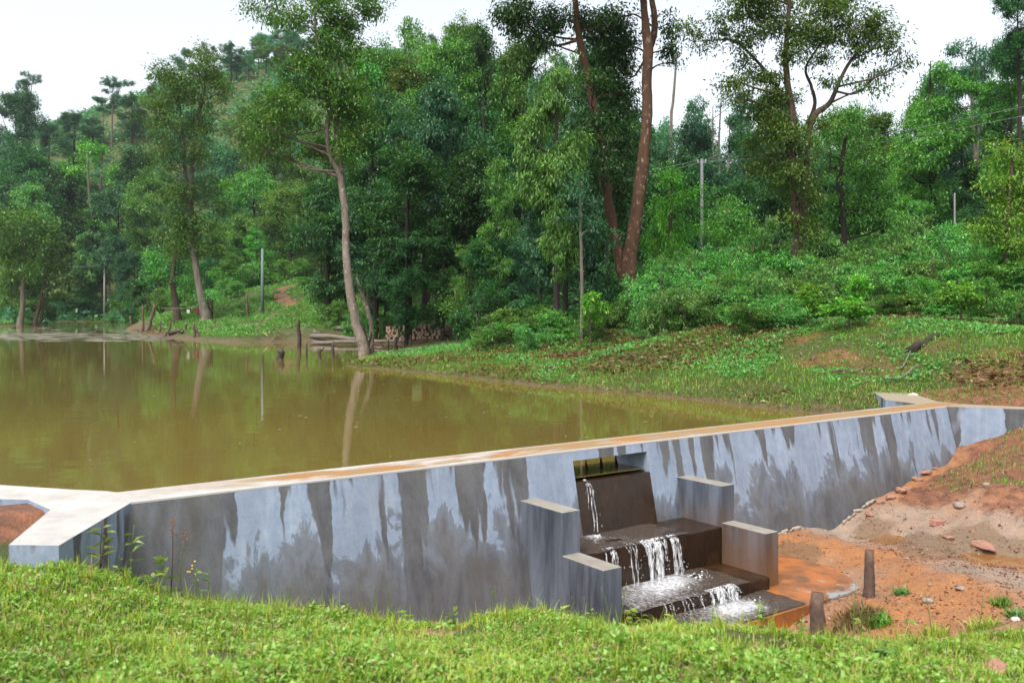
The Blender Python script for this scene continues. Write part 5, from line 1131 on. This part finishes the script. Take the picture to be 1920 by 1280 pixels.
# ------------------------------------------------------------------ poles and wires
def pole(name, label, px, ptop, Y, r, mat, extra=None):
    while inside(np.array([(px - 960) / F * Y]), np.array([Y * 1.0]))[0]: Y += 3
    t = W(px, ptop, Y); zg = gz(t[0], t[1]); o = thing(name, label, 'pole', (t[0], t[1], zg)); h = t[2] - zg
    V, Fs = tube([(0, 0, -.4), (0, 0, h * .5), (0, 0, h)], [r * 1.15, r, r * .8], 10); link('shaft', pymesh('shaft', V, Fs, mat, True), o)
    if extra: extra(o, h, r)
    return o
CONC = flat_mat('pole_concrete', (.15, .16, .16), (.11, .115, .115), .8, 5); CYAN = flat_mat('pole_paint', (.13, .18, .19), (.10, .14, .14), .6, 5); WHITEP = flat_mat('pole_white', (.30, .29, .26), (.22, .21, .19), .8, 5)
STEEL = flat_mat('galvanised_steel', (.30, .30, .30), (.20, .20, .20), .5, 20, 0); CERAM = flat_mat('insulator_ceramic', (.5, .48, .45), (.42, .4, .38), .35, 20, 0)
def arm(o, h, r):
    mb = MB().prism([(-.32, -.03), (.32, -.03), (.32, .03), (-.32, .03)], h - .26, h - .20); link('crossarm', mb.mesh('crossarm', STEEL), o)
    for dx in (-.26, .26):
        V, Fs = tube([(dx, 0, h - .20), (dx, 0, h - .13), (dx, 0, h - .06)], [.03, .045, .025], 8); link('insulator', pymesh('insulator', V, Fs, CERAM, True), o)
pole('utility_pole', 'tall grey concrete utility pole standing in the thicket carrying two wires', 1316, 298, 60, .12, CONC, arm)
wpole = pole('utility_pole', 'white pole at the far shore with a wire, under the flat topped tree', 196, 486, 111, .16, WHITEP, arm)
pole('utility_pole', 'pale blue grey pole on the left mound above the water', 492, 466, 70, .12, CYAN)
pole('thin_pole', 'thin pale pole in the wood left of the yellow green tree', 1790, 362, 42, .045, CONC)
WIRE = flat_mat('wire', (.20, .20, .21), (.17, .17, .17), .5, 5, 0)
def wire(label, a, b, sag, r, c=None):
    pts = [np.array(a) * (1 - u) + np.array(b) * u - (0, 0, sag * 4 * u * (1 - u)) for u in np.linspace(0, 1, 30)]
    V, Fs = tube(pts, [r] * 30, 5); tag(link('power_line', pymesh('power_line', V, Fs, WIRE, True)), label, 'wire', 'power lines')
pt = W(1316, 300, 60)
wire('upper wire rising from the utility pole to the right edge', pt + (-.26, 0, 0), W(2150, 150, 24), .35, .010)
wire('lower wire rising from the utility pole to the right edge', pt + (.26, 0, -.05), W(2150, 168, 24), .45, .010)
wire('upper wire running left from the utility pole into the forest', pt + (-.26, 0, 0), W(1010, 330, 66), .5, .014)
wire('lower wire running left from the utility pole into the forest', pt + (.26, 0, -.05), W(1010, 338, 66), .6, .014)
Yw = wpole.location.y; wp = W(196, 500, Yw)
wire('thin wire from the white pole to the left past the olive tree', wp + (0, -.2, .1), W(-120, 495, Yw - 5), .3, .035)
wire('thin wire from the white pole to the right into the trees', wp + (0, -.2, .1), W(330, 488, Yw - 3), .4, .035)

# ------------------------------------------------------------------ stakes, stumps, logs, firewood
STUMP_G = 'dead stakes and stumps along the shore'
def stake(px, pb, pt_, r_px, label, lean=(0, 0), mat=WOOD_WET, z=None, fork=False, Y=None, group=STUMP_G, name='stump'):
    if Y is None: Y = (EYE - ZW) * F / (pb - HZ)
    x = (px - 960) / F * Y; zg = ZW - .25 if z is None and inside(np.array([x]), np.array([Y]))[0] else gz(x, Y) - .1
    zt = EYE - (pt_ - HZ) / F * Y; r = r_px / F * Y; h = max(zt - zg, .2); rg = np.random.default_rng(int(px * 7 + pb))
    n = 6; jj = .03 if name == 'wooden_post' else .25
    P = [(lean[0] * u * h + rg.normal() * r * jj, lean[1] * u * h + rg.normal() * r * jj, u * h) for u in np.linspace(0, 1, n)]
    mb = MB(); V, Fs = tube(P, [r * (1.2 - .3 * u) for u in np.linspace(0, 1, n)], 9, int(px), .10); mb.add(V, Fs)
    if fork:
        e = np.array(P[-2]); V, Fs = tube([e, e + (r * 1.6, 0, h * .12), e + (r * 2.4, 0, h * .3)], [r * .7, r * .55, r * .3], 7, 3, .08); mb.add(V, Fs)
    o = link(name, pymesh(name, mb.V, mb.F, mat, True), None, (x, Y, zg)); return tag(o, label, 'stump' if name == 'stump' else 'post', group)
stake(529, 674, 656, 6.5, 'thick short sawn stump standing alone in the water', (-.12, 0))
stake(560, 650, 598, 3.2, 'tall dark post standing at the waterline left of the log heap')
stake(574, 668, 642, 1.6, 'thin stake in the water just right of the tall dark post', (.05, 0))
stake(599, 666, 653, 3.0, 'forked stump in the water below the log heap', fork=True)
stake(624, 668, 640, 2.4, 'post in the water left of the pale barked trunk')
stake(728, 655, 636, 1.6, 'thin stake at the inlet right of the thin pale tree')
stake(742, 655, 634, 2.8, 'knobbly forked stake at the inlet left of the firewood', fork=True)
stake(770, 650, 628, 2.2, 'stake in front of the left end of the firewood stack')
for px, pb, pt_, r, ln, lab in [
    (248, 617, 592, 1.5, (-.15, 0), 'pale thin stake at the far left tip of the mound'), (278, 600, 570, 2.6, (.25, 0), 'leaning dead branch stake at the mound end'), (268, 602, 572, 1.8, (0, 0), 'upright thin stake at the mound end'), (284, 612, 588, 2.6, (.9, 0), 'dark slanting stump low on the mound end'),
    (322, 610, 577, 3.4, (-.25, 0), 'thick leaning post holding the bamboo rail'), (300, 628, 602, 1.6, (.02, 0), 'short straight stake in the shallows of the mound'), (314, 630, 602, 2.0, (.25, 0), 'bent stake in the shallows of the mound'), (348, 630, 605, 2.2, (.05, 0), 'rough dark stake at the waterline, middle of the row'),
    (366, 637, 606, 2.3, (-.08, 0), 'left one of two crossing stakes in the water'), (374, 637, 612, 2.0, (-.35, 0), 'right slanting one of two crossing stakes in the water'), (404, 627, 598, 2.3, (-.2, 0), 'leaning stake on the mud right of the crossing stakes'), (303, 632, 622, 2.2, (.6, 0), 'low broken stump in the shallows'), (284, 622, 612, 1.8, (.3, 0), 'tiny stump near the mound end'), (293, 626, 612, 1.4, (-.1, 0), 'tiny thin stake near the mound end'), (463, 568, 552, 2, (0, 0), 'short reddish stump beside the pale pole')]:
    stake(px, pb, pt_, r, lab, ln, WOOD_RED, Y=None if pb > 606 else 70)
def GP(px, py):
    p = RG(px, py)
    if py > HZ + 1:
        Yw = (EYE - ZW) * F / (py - HZ)
        if Yw < p[1]: p = np.array([(px - 960) / F * Yw, Yw, ZW])
    return p
def logs(px0, py0, Y0, px1, py1, Y1, r, label, mat=WOOD_DRY, group='felled logs at the water edge', bend=.05, name='log'):
    a, b = GP(px0, py0), GP(px1, py1); a[2] += r * .9; b[2] += r * .9; rg = np.random.default_rng(int(px0 + py1 * 3)); c = (a + b) / 2
    P = [a + (b - a) * u - c + rg.normal(size=3) * r * .35 + np.array((0, 0, bend * math.sin(u * 3.1))) for u in np.linspace(0, 1, 8)]
    V, Fs = tube(P, r * np.linspace(1.1, .7, 8), 9, int(px0), .06); return tag(link(name, pymesh(name, V, Fs, mat, True), None, c), label, 'log', group)
logs(584, 635, 53.5, 720, 645, 50, .13, 'long pale log lying along the inlet water, uppermost of the two')
logs(590, 646, 51, 770, 645, 48.5, .10, 'long thin log half floating along the inlet')
logs(586, 625, 57, 690, 622, 53, .14, 'curved log behind the two logs at the water', bend=-.5)
logs(620, 620, 57, 720, 620, 52, .12, 'log lying behind the pale barked trunk')
logs(640, 617, 55, 720, 628, 50, .12, 'dark log slanting down behind the thin pale tree')
logs(610, 614, 58, 642, 610, 57, .10, 'short branch on top of the log heap', bend=.3)
logs(566, 620, 56, 616, 592, 62, .09, 'dead branch slanting up from the tall dark post')
logs(690, 618, 54, 700, 640, 50, .08, 'short stick leaning in the log heap')
logs(35, 601, 101, 72, 611, 98, .16, 'fallen trunk slanting into the water at the left shore', WOOD_WET)
logs(320, 628, 64, 345, 626, 64, .15, 'dark sodden log lying at the waterline of the mound', WOOD_WET)
logs(1708, 667, 19.5, 1768, 636, 20.6, .085, 'black charred branch lying on the right bank', B_DARK, None)
for i, (a_, b_, lab) in enumerate([((1530, 655), (1560, 625), 'dry brush stem leaning on the bare red bank'), ((1560, 705), (1640, 690), 'thin dry branch lying on the bank above the dam'), ((1660, 720), (1730, 690), 'pale stick lying low on the bank near the dam end'), ((1500, 668), (1545, 690), 'dead twig on the bank left of the bare soil'), ((1690, 690), (1720, 650), 'thin stick under the black charred branch')]):
    pa_, pb_ = RG(*a_), RG(*b_); k_ = .5 * (pa_ + pb_); P = [pa_ + (pb_ - pa_) * u + np.array((0, 0, .04 + .05 * math.sin(7 * u + i))) - k_ for u in np.linspace(0, 1, 8)]
    V, Fs = tube(P, np.linspace(.022, .008, 8), 6, i, .1); tag(link('branch', pymesh('branch', V, Fs, WOOD_RED if i % 2 else WOOD_DRY, True), None, k_), lab, 'branch', 'dry branches on the right bank')
FW = flat_mat('firewood', (.26, .16, .12), (.12, .065, .05), .9, 9); FWE = flat_mat('firewood_end', (.34, .25, .18), (.24, .16, .11), .9, 9)
rgf = np.random.default_rng(77); mbf = MB(); V, Fs = tube([(0, -.55, 0), (0, 0, .01), (0, .55, 0)], [.085, .092, .085], 8, 2, .1); mef = pymesh('firewood_log', V, Fs, FW); mef.materials.append(FWE)
for p in mef.polygons: p.material_index = 1 if len(p.vertices) > 4 else 0
fa, fb = W(738, 634, 49), W(842, 634, 47)
for row in range(5):
    for i in range(26):
        u = (i + .5 * (row % 2) + .15 * rgf.normal()) / 26.3
        if rgf.random() < .06 + .04 * row or (u > .85 and row > 3): continue
        p = fa + (fb - fa) * u; z = gz(p[0], p[1]) + .09 + .155 * row + .02 * rgf.normal()
        tag(link('firewood_log', mef, None, (p[0], p[1], z), (0, rgf.uniform(0, 6.28), math.atan2(fb[1] - fa[1], fb[0] - fa[0]) + .15 * rgf.normal())), 'split log in the long firewood stack under the dark forest', 'firewood', 'firewood in the long stack')
# bamboo rail with washing
ra, rb_ = W(302, 578, 71), W(382, 576, 70)
rail = thing('bamboo_rail', 'thin bamboo rail tied along the mound behind the stakes', 'rail', ra)
V, Fs = tube([(0, 0, 0), tuple((rb_ - ra) * .5 + (0, 0, -.06)), tuple(rb_ - ra)], [.028, .03, .022], 7); link('bar', pymesh('bar', V, Fs, WOOD_DRY, True), rail)
for u in (.3, .98):
    q = (rb_ - ra) * u; zg = gz(ra[0] + q[0], ra[1] + q[1]) - ra[2] - .2; V, Fs = tube([(q[0], q[1] + .05, zg), (q[0], q[1] + .05, .05)], [.035, .028], 7); link('post', pymesh('post', V, Fs, WOOD_RED, True), rail)
def cloth(px, py, w, h, mat, label):
    p = W(px, py, 70.3); n = 8; V = []
    for i in range(n):
        for j in range(n): V.append(((i / (n - 1) - .5) * w, .05 * math.sin(i * 1.7) + .02 * j / n, -h * j / (n - 1) * (1 - .12 * math.sin(i))))
    me = pymesh('cloth', V, [(i * n + j, (i + 1) * n + j, (i + 1) * n + j + 1, i * n + j + 1) for i in range(n - 1) for j in range(n - 1)], mat, True)
    sm = link('cloth', me, None, p); md = sm.modifiers.new('thick', 'SOLIDIFY'); md.thickness = .02; tag(sm, label, 'cloth')
cloth(371, 576, .5, .5, flat_mat('red_cloth', (.20, .03, .035), (.12, .02, .03), .9, 9), 'dark red cloth hanging at the right end of the bamboo rail')
cloth(353, 581, .24, .26, flat_mat('white_cloth', (.65, .63, .60), (.55, .52, .5), .9, 9), 'small white cloth hanging under the bamboo rail')
# the two posts by the apron
stake(1630, 1107, 1031, 9.6, 'taller dark round post standing in the weeds by the sand', (0, 0), WOOD_RED, Y=8.55, group='posts beside the apron', name='wooden_post')
stake(1531, 1172, 1111, 13.5, 'short mossy square cut post at the corner of the apron', (.01, 0), WOOD_RED, Y=7.5, group='posts beside the apron', name='wooden_post')

# ------------------------------------------------------------------ stones, brick, puddles, pond scum
STONE = flat_mat('stone', (.30, .24, .20), (.17, .12, .10), .85, 9); STONER = flat_mat('red_stone', (.32, .17, .12), (.19, .09, .06), .85, 12); STONEW = flat_mat('pale_stone', (.58, .54, .49), (.42, .38, .33), .85, 9)
def stone(px, py, Y, r, label, mat=STONE, sq=(1, 1, .6), group=None, z=None):
    x = (px - 960) / F * Y; rg = np.random.default_rng(int(px * 3 + py)); import bmesh
    bm = bmesh.new(); bmesh.ops.create_icosphere(bm, subdivisions=3, radius=1)
    ph = rg.uniform(0, 6, 9); dirs = unit(rg.normal(size=(9, 3))); lim = rg.uniform(.55, .95, 9)
    for v in bm.verts:
        c = np.array(v.co)
        for k in range(9):
            dd = c @ dirs[k]
            if dd > lim[k]: c = c - dirs[k] * (dd - lim[k]) * .9
        c = c * (1 + .05 * math.sin(5 * c[0] + ph[0]) + .04 * math.sin(9 * c[1] + ph[1])); v.co = c * r * np.array(sq)
    me = bpy.data.meshes.new('stone'); bm.to_mesh(me); bm.free(); me.materials.append(mat)
    for p in me.polygons: p.use_smooth = True
    return tag(link('stone', me, None, (x, Y, gz(x, Y) + r * sq[2] * .35), (0, 0, rg.uniform(0, 6))), label, 'stone', group)
stone(1690, 742, 15.6, .13, 'pale flat stone on the orange earth behind the right wing', STONEW, (1.3, .8, .5)); stone(1712, 735, 15.9, .10, 'pale pinkish stone above the flat one behind the right wing', STONEW)
stone(1800, 905, 11.6, .085, 'grey stone on the sandy slope right of the dam', STONE); stone(1778, 960, 10.9, .06, 'small stone below the brick on the sandy slope', STONER, (1.4, 1, .5)); stone(1850, 900, 11.9, .05, 'small dark stone on the slope near the right edge', STONE)
stone(1868, 1240, 4.3, .055, 'reddish stone half sunk in the grass at the bottom right', STONER, (1.2, 1, .9)); stone(1845, 965, 10.6, .12, 'broad reddish clod at the top of the puddled sand', STONER, (1.6, 1, .45)); stone(1700, 1020, 9.9, .03, 'small pebble on the sand above the puddle', STONE)
stone(1905, 1135, 7.6, .04, 'small white stone at the right edge above the grass', STONEW); stone(1740, 1115, 8.2, .05, 'dark clod at the right end of the sand bank', STONE); stone(1800, 1105, 8.4, .045, 'dark clod near the right edge of the sand bank', STONE)
for i, (px, py, Y) in enumerate([(1652, 930, 12.2), (1670, 922, 12.4), (1688, 912, 12.6), (1702, 905, 12.7), (1720, 893, 13.0), (1738, 880, 13.2), (1752, 872, 13.4), (1630, 946, 11.9)]):
    stone(px, py, Y, .05 + .02 * (i % 3), 'broken reddish rubble lying along the foot of the dam at the right', STONER, (1.4, 1, .6), 'rubble along the dam foot')
mb = MB().prism([(-.085, -.045), (.085, -.045), (.085, .045), (-.085, .045)], 0, .075); x, y = (1757 - 960) / F * 11.35, 11.35
tag(link('brick', mb.mesh('brick', flat_mat('brick', (.40, .19, .14), (.28, .11, .08), .9, 14), bevel=.008), None, (x, y, gz(x, y) - .015), (.05, .1, .35)), 'single red brick lying on the sandy slope', 'brick')
def puddle(pts):
    m = bpy.data.materials.get('puddle')
    if not m:
        m, nt, b = newmat('puddle'); b.inputs['Base Color'].default_value = (.20, .095, .035, 1); b.inputs['Roughness'].default_value = .04; b.inputs['IOR'].default_value = 1.33
    V = [(x, y, -1.356) for x, y in pts]
    tag(link('puddle', pymesh('puddle', V, [tuple(range(len(V)))], m)), kind='structure')
def ptz(px, py, z): Y = (EYE - z) * F / (py - HZ); return (px, py, Y)
nrm = np.array([-(CH[-1] - CH[0])[1], (CH[-1] - CH[0])[0]]); nrm /= np.linalg.norm(nrm)
puddle([tuple(p + nrm * .5) for p in CH] + [tuple(p - nrm * .5) for p in CH[::-1]])
m, nt, b = newmat('pond_scum'); b.inputs['Base Color'].default_value = (.26, .25, .18, 1); b.inputs['Roughness'].default_value = .8
mb = MB(); rg = np.random.default_rng(5)
for _ in range(420):
    py = rg.choice([rg.uniform(612, 640), rg.normal(632, 2.5), rg.normal(627, 1.2)]); Y = (EYE - ZW) * F / (max(py, 612) - HZ); px = rg.uniform(0, 320)
    x = (px - 960) / F * Y; w = rg.uniform(.3, 1.3); h = rg.uniform(.12, .5); n = 8
    V = [(x + w * math.cos(a) * rg.uniform(.5, 1.2), Y + h * math.sin(a) * rg.uniform(.5, 1.2), ZW + .006) for a in np.linspace(0, 6.28, n, False)]
    mb.add(V, [tuple(range(n))])
for _ in range(170):
    Y = rg.uniform(8, 45); x = rg.uniform(-.57, .35) * Y; w = rg.uniform(.012, .035)
    if not inside(np.array([x]), np.array([Y]))[0] or st_of(x, Y)[1] > -1: continue
    V = [(x + w * math.cos(a) * rg.uniform(.5, 1.4), Y + w * math.sin(a) * rg.uniform(.5, 1.4), ZW + .006) for a in np.linspace(0, 6.28, 6, False)]; mb.add(V, [tuple(range(6))])
tag(link('pond_scum', pymesh('pond_scum', mb.V, mb.F, m)), 'pale scum and floating specks on the pond surface', 'scum', kind='stuff')

# ------------------------------------------------------------------ weeds against the dam and on the crest of the near bank
STEMG = flat_mat('green_stem', (.10, .17, .03), (.07, .11, .025), .6, 20, 0); STEMB = flat_mat('brown_stem', (.10, .05, .03), (.06, .03, .02), .8, 20, 0); SEED = flat_mat('seed_head', (.20, .11, .08), (.12, .07, .05), .9, 40, 0)
YEL = flat_mat('yellow_flower', (.60, .42, .05), (.5, .33, .04), .7, 20, 0)
def weed(px, pb, pt_, Y, label, nl=12, ll=.07, lw=.03, stem=STEMG, mat=L_CLOVER, group='weeds on the near bank', lean=.15, spread=.4, name='weed', flowers=0, heads=0):
    rg = np.random.default_rng(int(px * 5 + pt_)); x = (px - 960) / F * Y; zg = gz(x, Y) - .02; zt = EYE - (pt_ - HZ) / F * Y; h = max(zt - zg, .06)
    o = thing(name, label, 'weed' if name != 'grass_stalk' else 'grass stalk', (x, Y, zg), 0, group); mb = MB(); pos = []; ax = []; fl = MB()
    ns = max(1, nl // 9) if not heads else 1
    for k in range(ns):
        a = rg.uniform(0, 6.28); tip = np.array((math.cos(a) * lean * h * (k > 0 or .4), math.sin(a) * lean * h * (k > 0 or .4), h * (1 if k == 0 else rg.uniform(.55, .9))))
        P = np.array([(0, 0, 0), tip * .5 + rg.normal(size=3) * .03 * h, tip]); P = smooth_path(P, 4); V, Fs = tube(P, np.linspace(.004, .0015, len(P)) * (1 + h), 5); mb.add(V, Fs)
        for j in range(nl // ns):
            u = rg.uniform(.2, 1.0); q = P[int(u * (len(P) - 1))]; a = rg.uniform(0, 6.28); pos.append(q); ax.append((math.cos(a), math.sin(a), rg.uniform(-.15, .6)))
        for _ in range(flowers): e = P[-1] + rg.normal(size=3) * .035; fl.add(*tube([e - (0, 0, .006), e, e + (0, 0, .006)], [.004, .009, .003], 6))
        if heads:
            for _ in range(40):
                e = P[-1] + rg.normal(size=3) * (.012, .012, .035) ; fl.add(*tube([e, e + rg.normal(size=3) * .006], [.005, .003], 4))
    link('stem', pymesh('stem', mb.V, mb.F, stem, True), o)
    if pos:
        n = len(pos); V, Fc = leaf_quads(rg, np.array(pos), unit(np.array(ax)), ll * rg.uniform(.6, 1.3, n), lw * rg.uniform(.7, 1.2, n), .4)
        link('leaves', mesh_np('leaves', V, Fc, mat, False, np.repeat(np.minimum(rg.random(n), .93), 4)), o)
    if fl.V: link('seed_head' if heads else 'flowers', pymesh('flowers', fl.V, fl.F, SEED if heads else YEL), o)
weed(188, 1066, 975, 6.0, 'weed with a dark brown woody stem in front of the left wing', 22, .09, .035, STEMB, spread=.5)
weed(248, 1088, 985, 6.4, 'tall weed with long pale leaves at the left corner of the dam', 12, .14, .04)
weed(318, 1080, 984, 6.7, 'grass stalk with a brown seed head, the taller of the two at the dam', 0, stem=STEMB, heads=1, name='grass_stalk', lean=.1)
weed(343, 1085, 1006, 6.7, 'grass stalk with a brown seed head, the shorter one at its right', 0, heads=1, name='grass_stalk', lean=.05)
weed(312, 1098, 1035, 6.6, 'broad leaved weed under the two seed headed stalks', 14, .11, .05)
weed(362, 1110, 1062, 6.6, 'weed with tiny yellow flowers by the dam at the left', 14, .05, .02, flowers=5)
weed(395, 1115, 1068, 6.7, 'spindly weed right of the yellow flowered one', 10, .06, .02)
weed(225, 1090, 1040, 6.2, 'bushy weed at the foot of the left wing', 22, .07, .035)
weed(290, 1110, 1075, 6.2, 'low leafy weed cluster left of the yellow flowers', 24, .08, .04)
weed(265, 1120, 1085, 6.0, 'dark green leafy clump below the left corner of the dam', 26, .07, .035, mat=L_SHRUB)
for i, (px, pt_) in enumerate([(585, 1128), (650, 1132), (765, 1140), (850, 1143), (905, 1148), (960, 1150), (1055, 1128), (1110, 1140), (1185, 1128), (1205, 1148), (1260, 1150), (1420, 1120), (1345, 1158), (1500, 1150)]):
    weed(px, pt_ + 34, pt_, 6.2, 'small leafy weed on the near bank, %s' % ['below the dam end at the left', 'under the wettest streaks of the dam', 'left of the spillway among grass tips', 'with pale leaves left of the spillway', 'left of the left side wall', 'in front of the left side wall', 'tallest one before the left side wall', 'right before the lower side wall', 'before the falling water', 'under the lowest step', 'in front of the splashing pool', 'rising alone before the lower pool', 'right of the splashing pool', 'left of the short mossy post'][i], 16, .06, .03, mat=L_CLOVER if i % 2 else L_GRASS)
for i, px in enumerate([470, 540, 610, 700, 735, 790, 880, 915, 930, 1000, 1030, 1070, 1095, 1140, 1160, 1600, 1750, 1830]):
    rg_ = random.Random(i); weed(px, 1175, 1085 + rg_.randint(0, 60), 6.25, 'thin bare grass stalk sticking up from the crest of the near bank', 0, name='grass_stalk', lean=.35, group='thin grass stalks on the crest')
weed(1655, 1262, 1205, 4.5, 'dark green broad leaved weed in the near grass at the bottom right', 60, .085, .035, mat=L_MID, lean=.5)
weed(1612, 1168, 1140, 7.0, 'pale green weed with big leaves at the edge of the sand', 9, .10, .06)
weed(1700, 1175, 1155, 6.8, 'pale weed on the sand edge right of the taller post', 8, .09, .05)
def tuft(px, pb, Y, r, h, label, mat=L_BANK, n=160):
    rg = np.random.default_rng(int(px)); x0 = (px - 960) / F * Y; a = rg.uniform(0, 6.28, n); q = r * rg.random(n) ** .6; P = np.stack([x0 + q * np.cos(a), Y + q * np.sin(a)], 1)
    P = np.column_stack([P, ground(P[:, 0], P[:, 1]) - .01]); k = min(n * 2, 400)
    rr = np.random.default_rng(3); ang = rr.uniform(0, 6.28, n); hh = np.stack([np.cos(ang), np.sin(ang), 0 * ang], 1); Lr = (h * rr.uniform(.5, 1.2, n))[:, None]; sd = np.stack([-hh[:, 1], hh[:, 0], 0 * ang], 1) * .004
    p1 = P + Lr * .5 * unit(hh * rr.uniform(.2, 1.2, n)[:, None] + (0, 0, 1)); p2 = p1 + Lr * .5 * unit(hh * 1.1 + (0, 0, .5)); c = np.array([x0, Y, gz(x0, Y)])
    q = rr.uniform(0, 1, n)
    V = np.stack([P - sd, P + sd, p1 + sd, p1 - sd, p2 + sd * .2, p2 - sd * .2], 1).reshape(-1, 3) - c; b = np.arange(n)[:, None] * 6
    tag(link('grass_tuft', mesh_np('grass_tuft', V, np.concatenate([b + (0, 1, 2, 3), b + (3, 2, 4, 5)], 1).reshape(-1, 4), mat, False, np.repeat(np.minimum(rr.random(n), .97), 6)), None, c), label, 'grass tuft', 'grass tufts on the sand')
tuft(1605, 1125, 8.15, .22, .15, 'brownish tuft of grass at the foot of the taller post', L_STRAWG, n=420); tuft(1648, 1130, 8.0, .10, .12, 'green tuft right of the taller post'); tuft(1750, 1148, 7.5, .12, .13, 'round green tuft at the edge of the sand, middle of three', L_GRASS); tuft(1840, 1160, 7.4, .12, .14, 'round green tuft at the edge of the sand, right of the middle', L_GRASS); tuft(1875, 1120, 8.0, .08, .10, 'small tuft beside the dark clods'); tuft(1910, 1140, 7.7, .10, .11, 'dark tuft at the right edge of the sand', L_SHRUB)
tuft(1520, 1055, 9.6, .08, .07, 'small yellowish tuft at the mud edge of the apron'); tuft(1690, 1100, 8.6, .07, .09, 'small green tuft on the sand right of the taller post', L_SHRUB)

# ------------------------------------------------------------------ air
hm = bpy.data.materials.new('haze'); hm.use_nodes = True; nt = hm.node_tree; nt.nodes.clear()
pv = nt.nodes.new('ShaderNodeVolumePrincipled'); pv.inputs['Color'].default_value = (.86, .93, 1, 1); pv.inputs['Density'].default_value = .00019; pv.inputs['Anisotropy'].default_value = .3
ho = nt.nodes.new('ShaderNodeOutputMaterial'); nt.links.new(pv.outputs[0], ho.inputs['Volume'])
mb = MB().prism([(-700, -700), (700, -700), (700, 720), (-700, 720)], -5, 95)
tag(link('haze', mb.mesh('haze', hm)), kind='stuff')
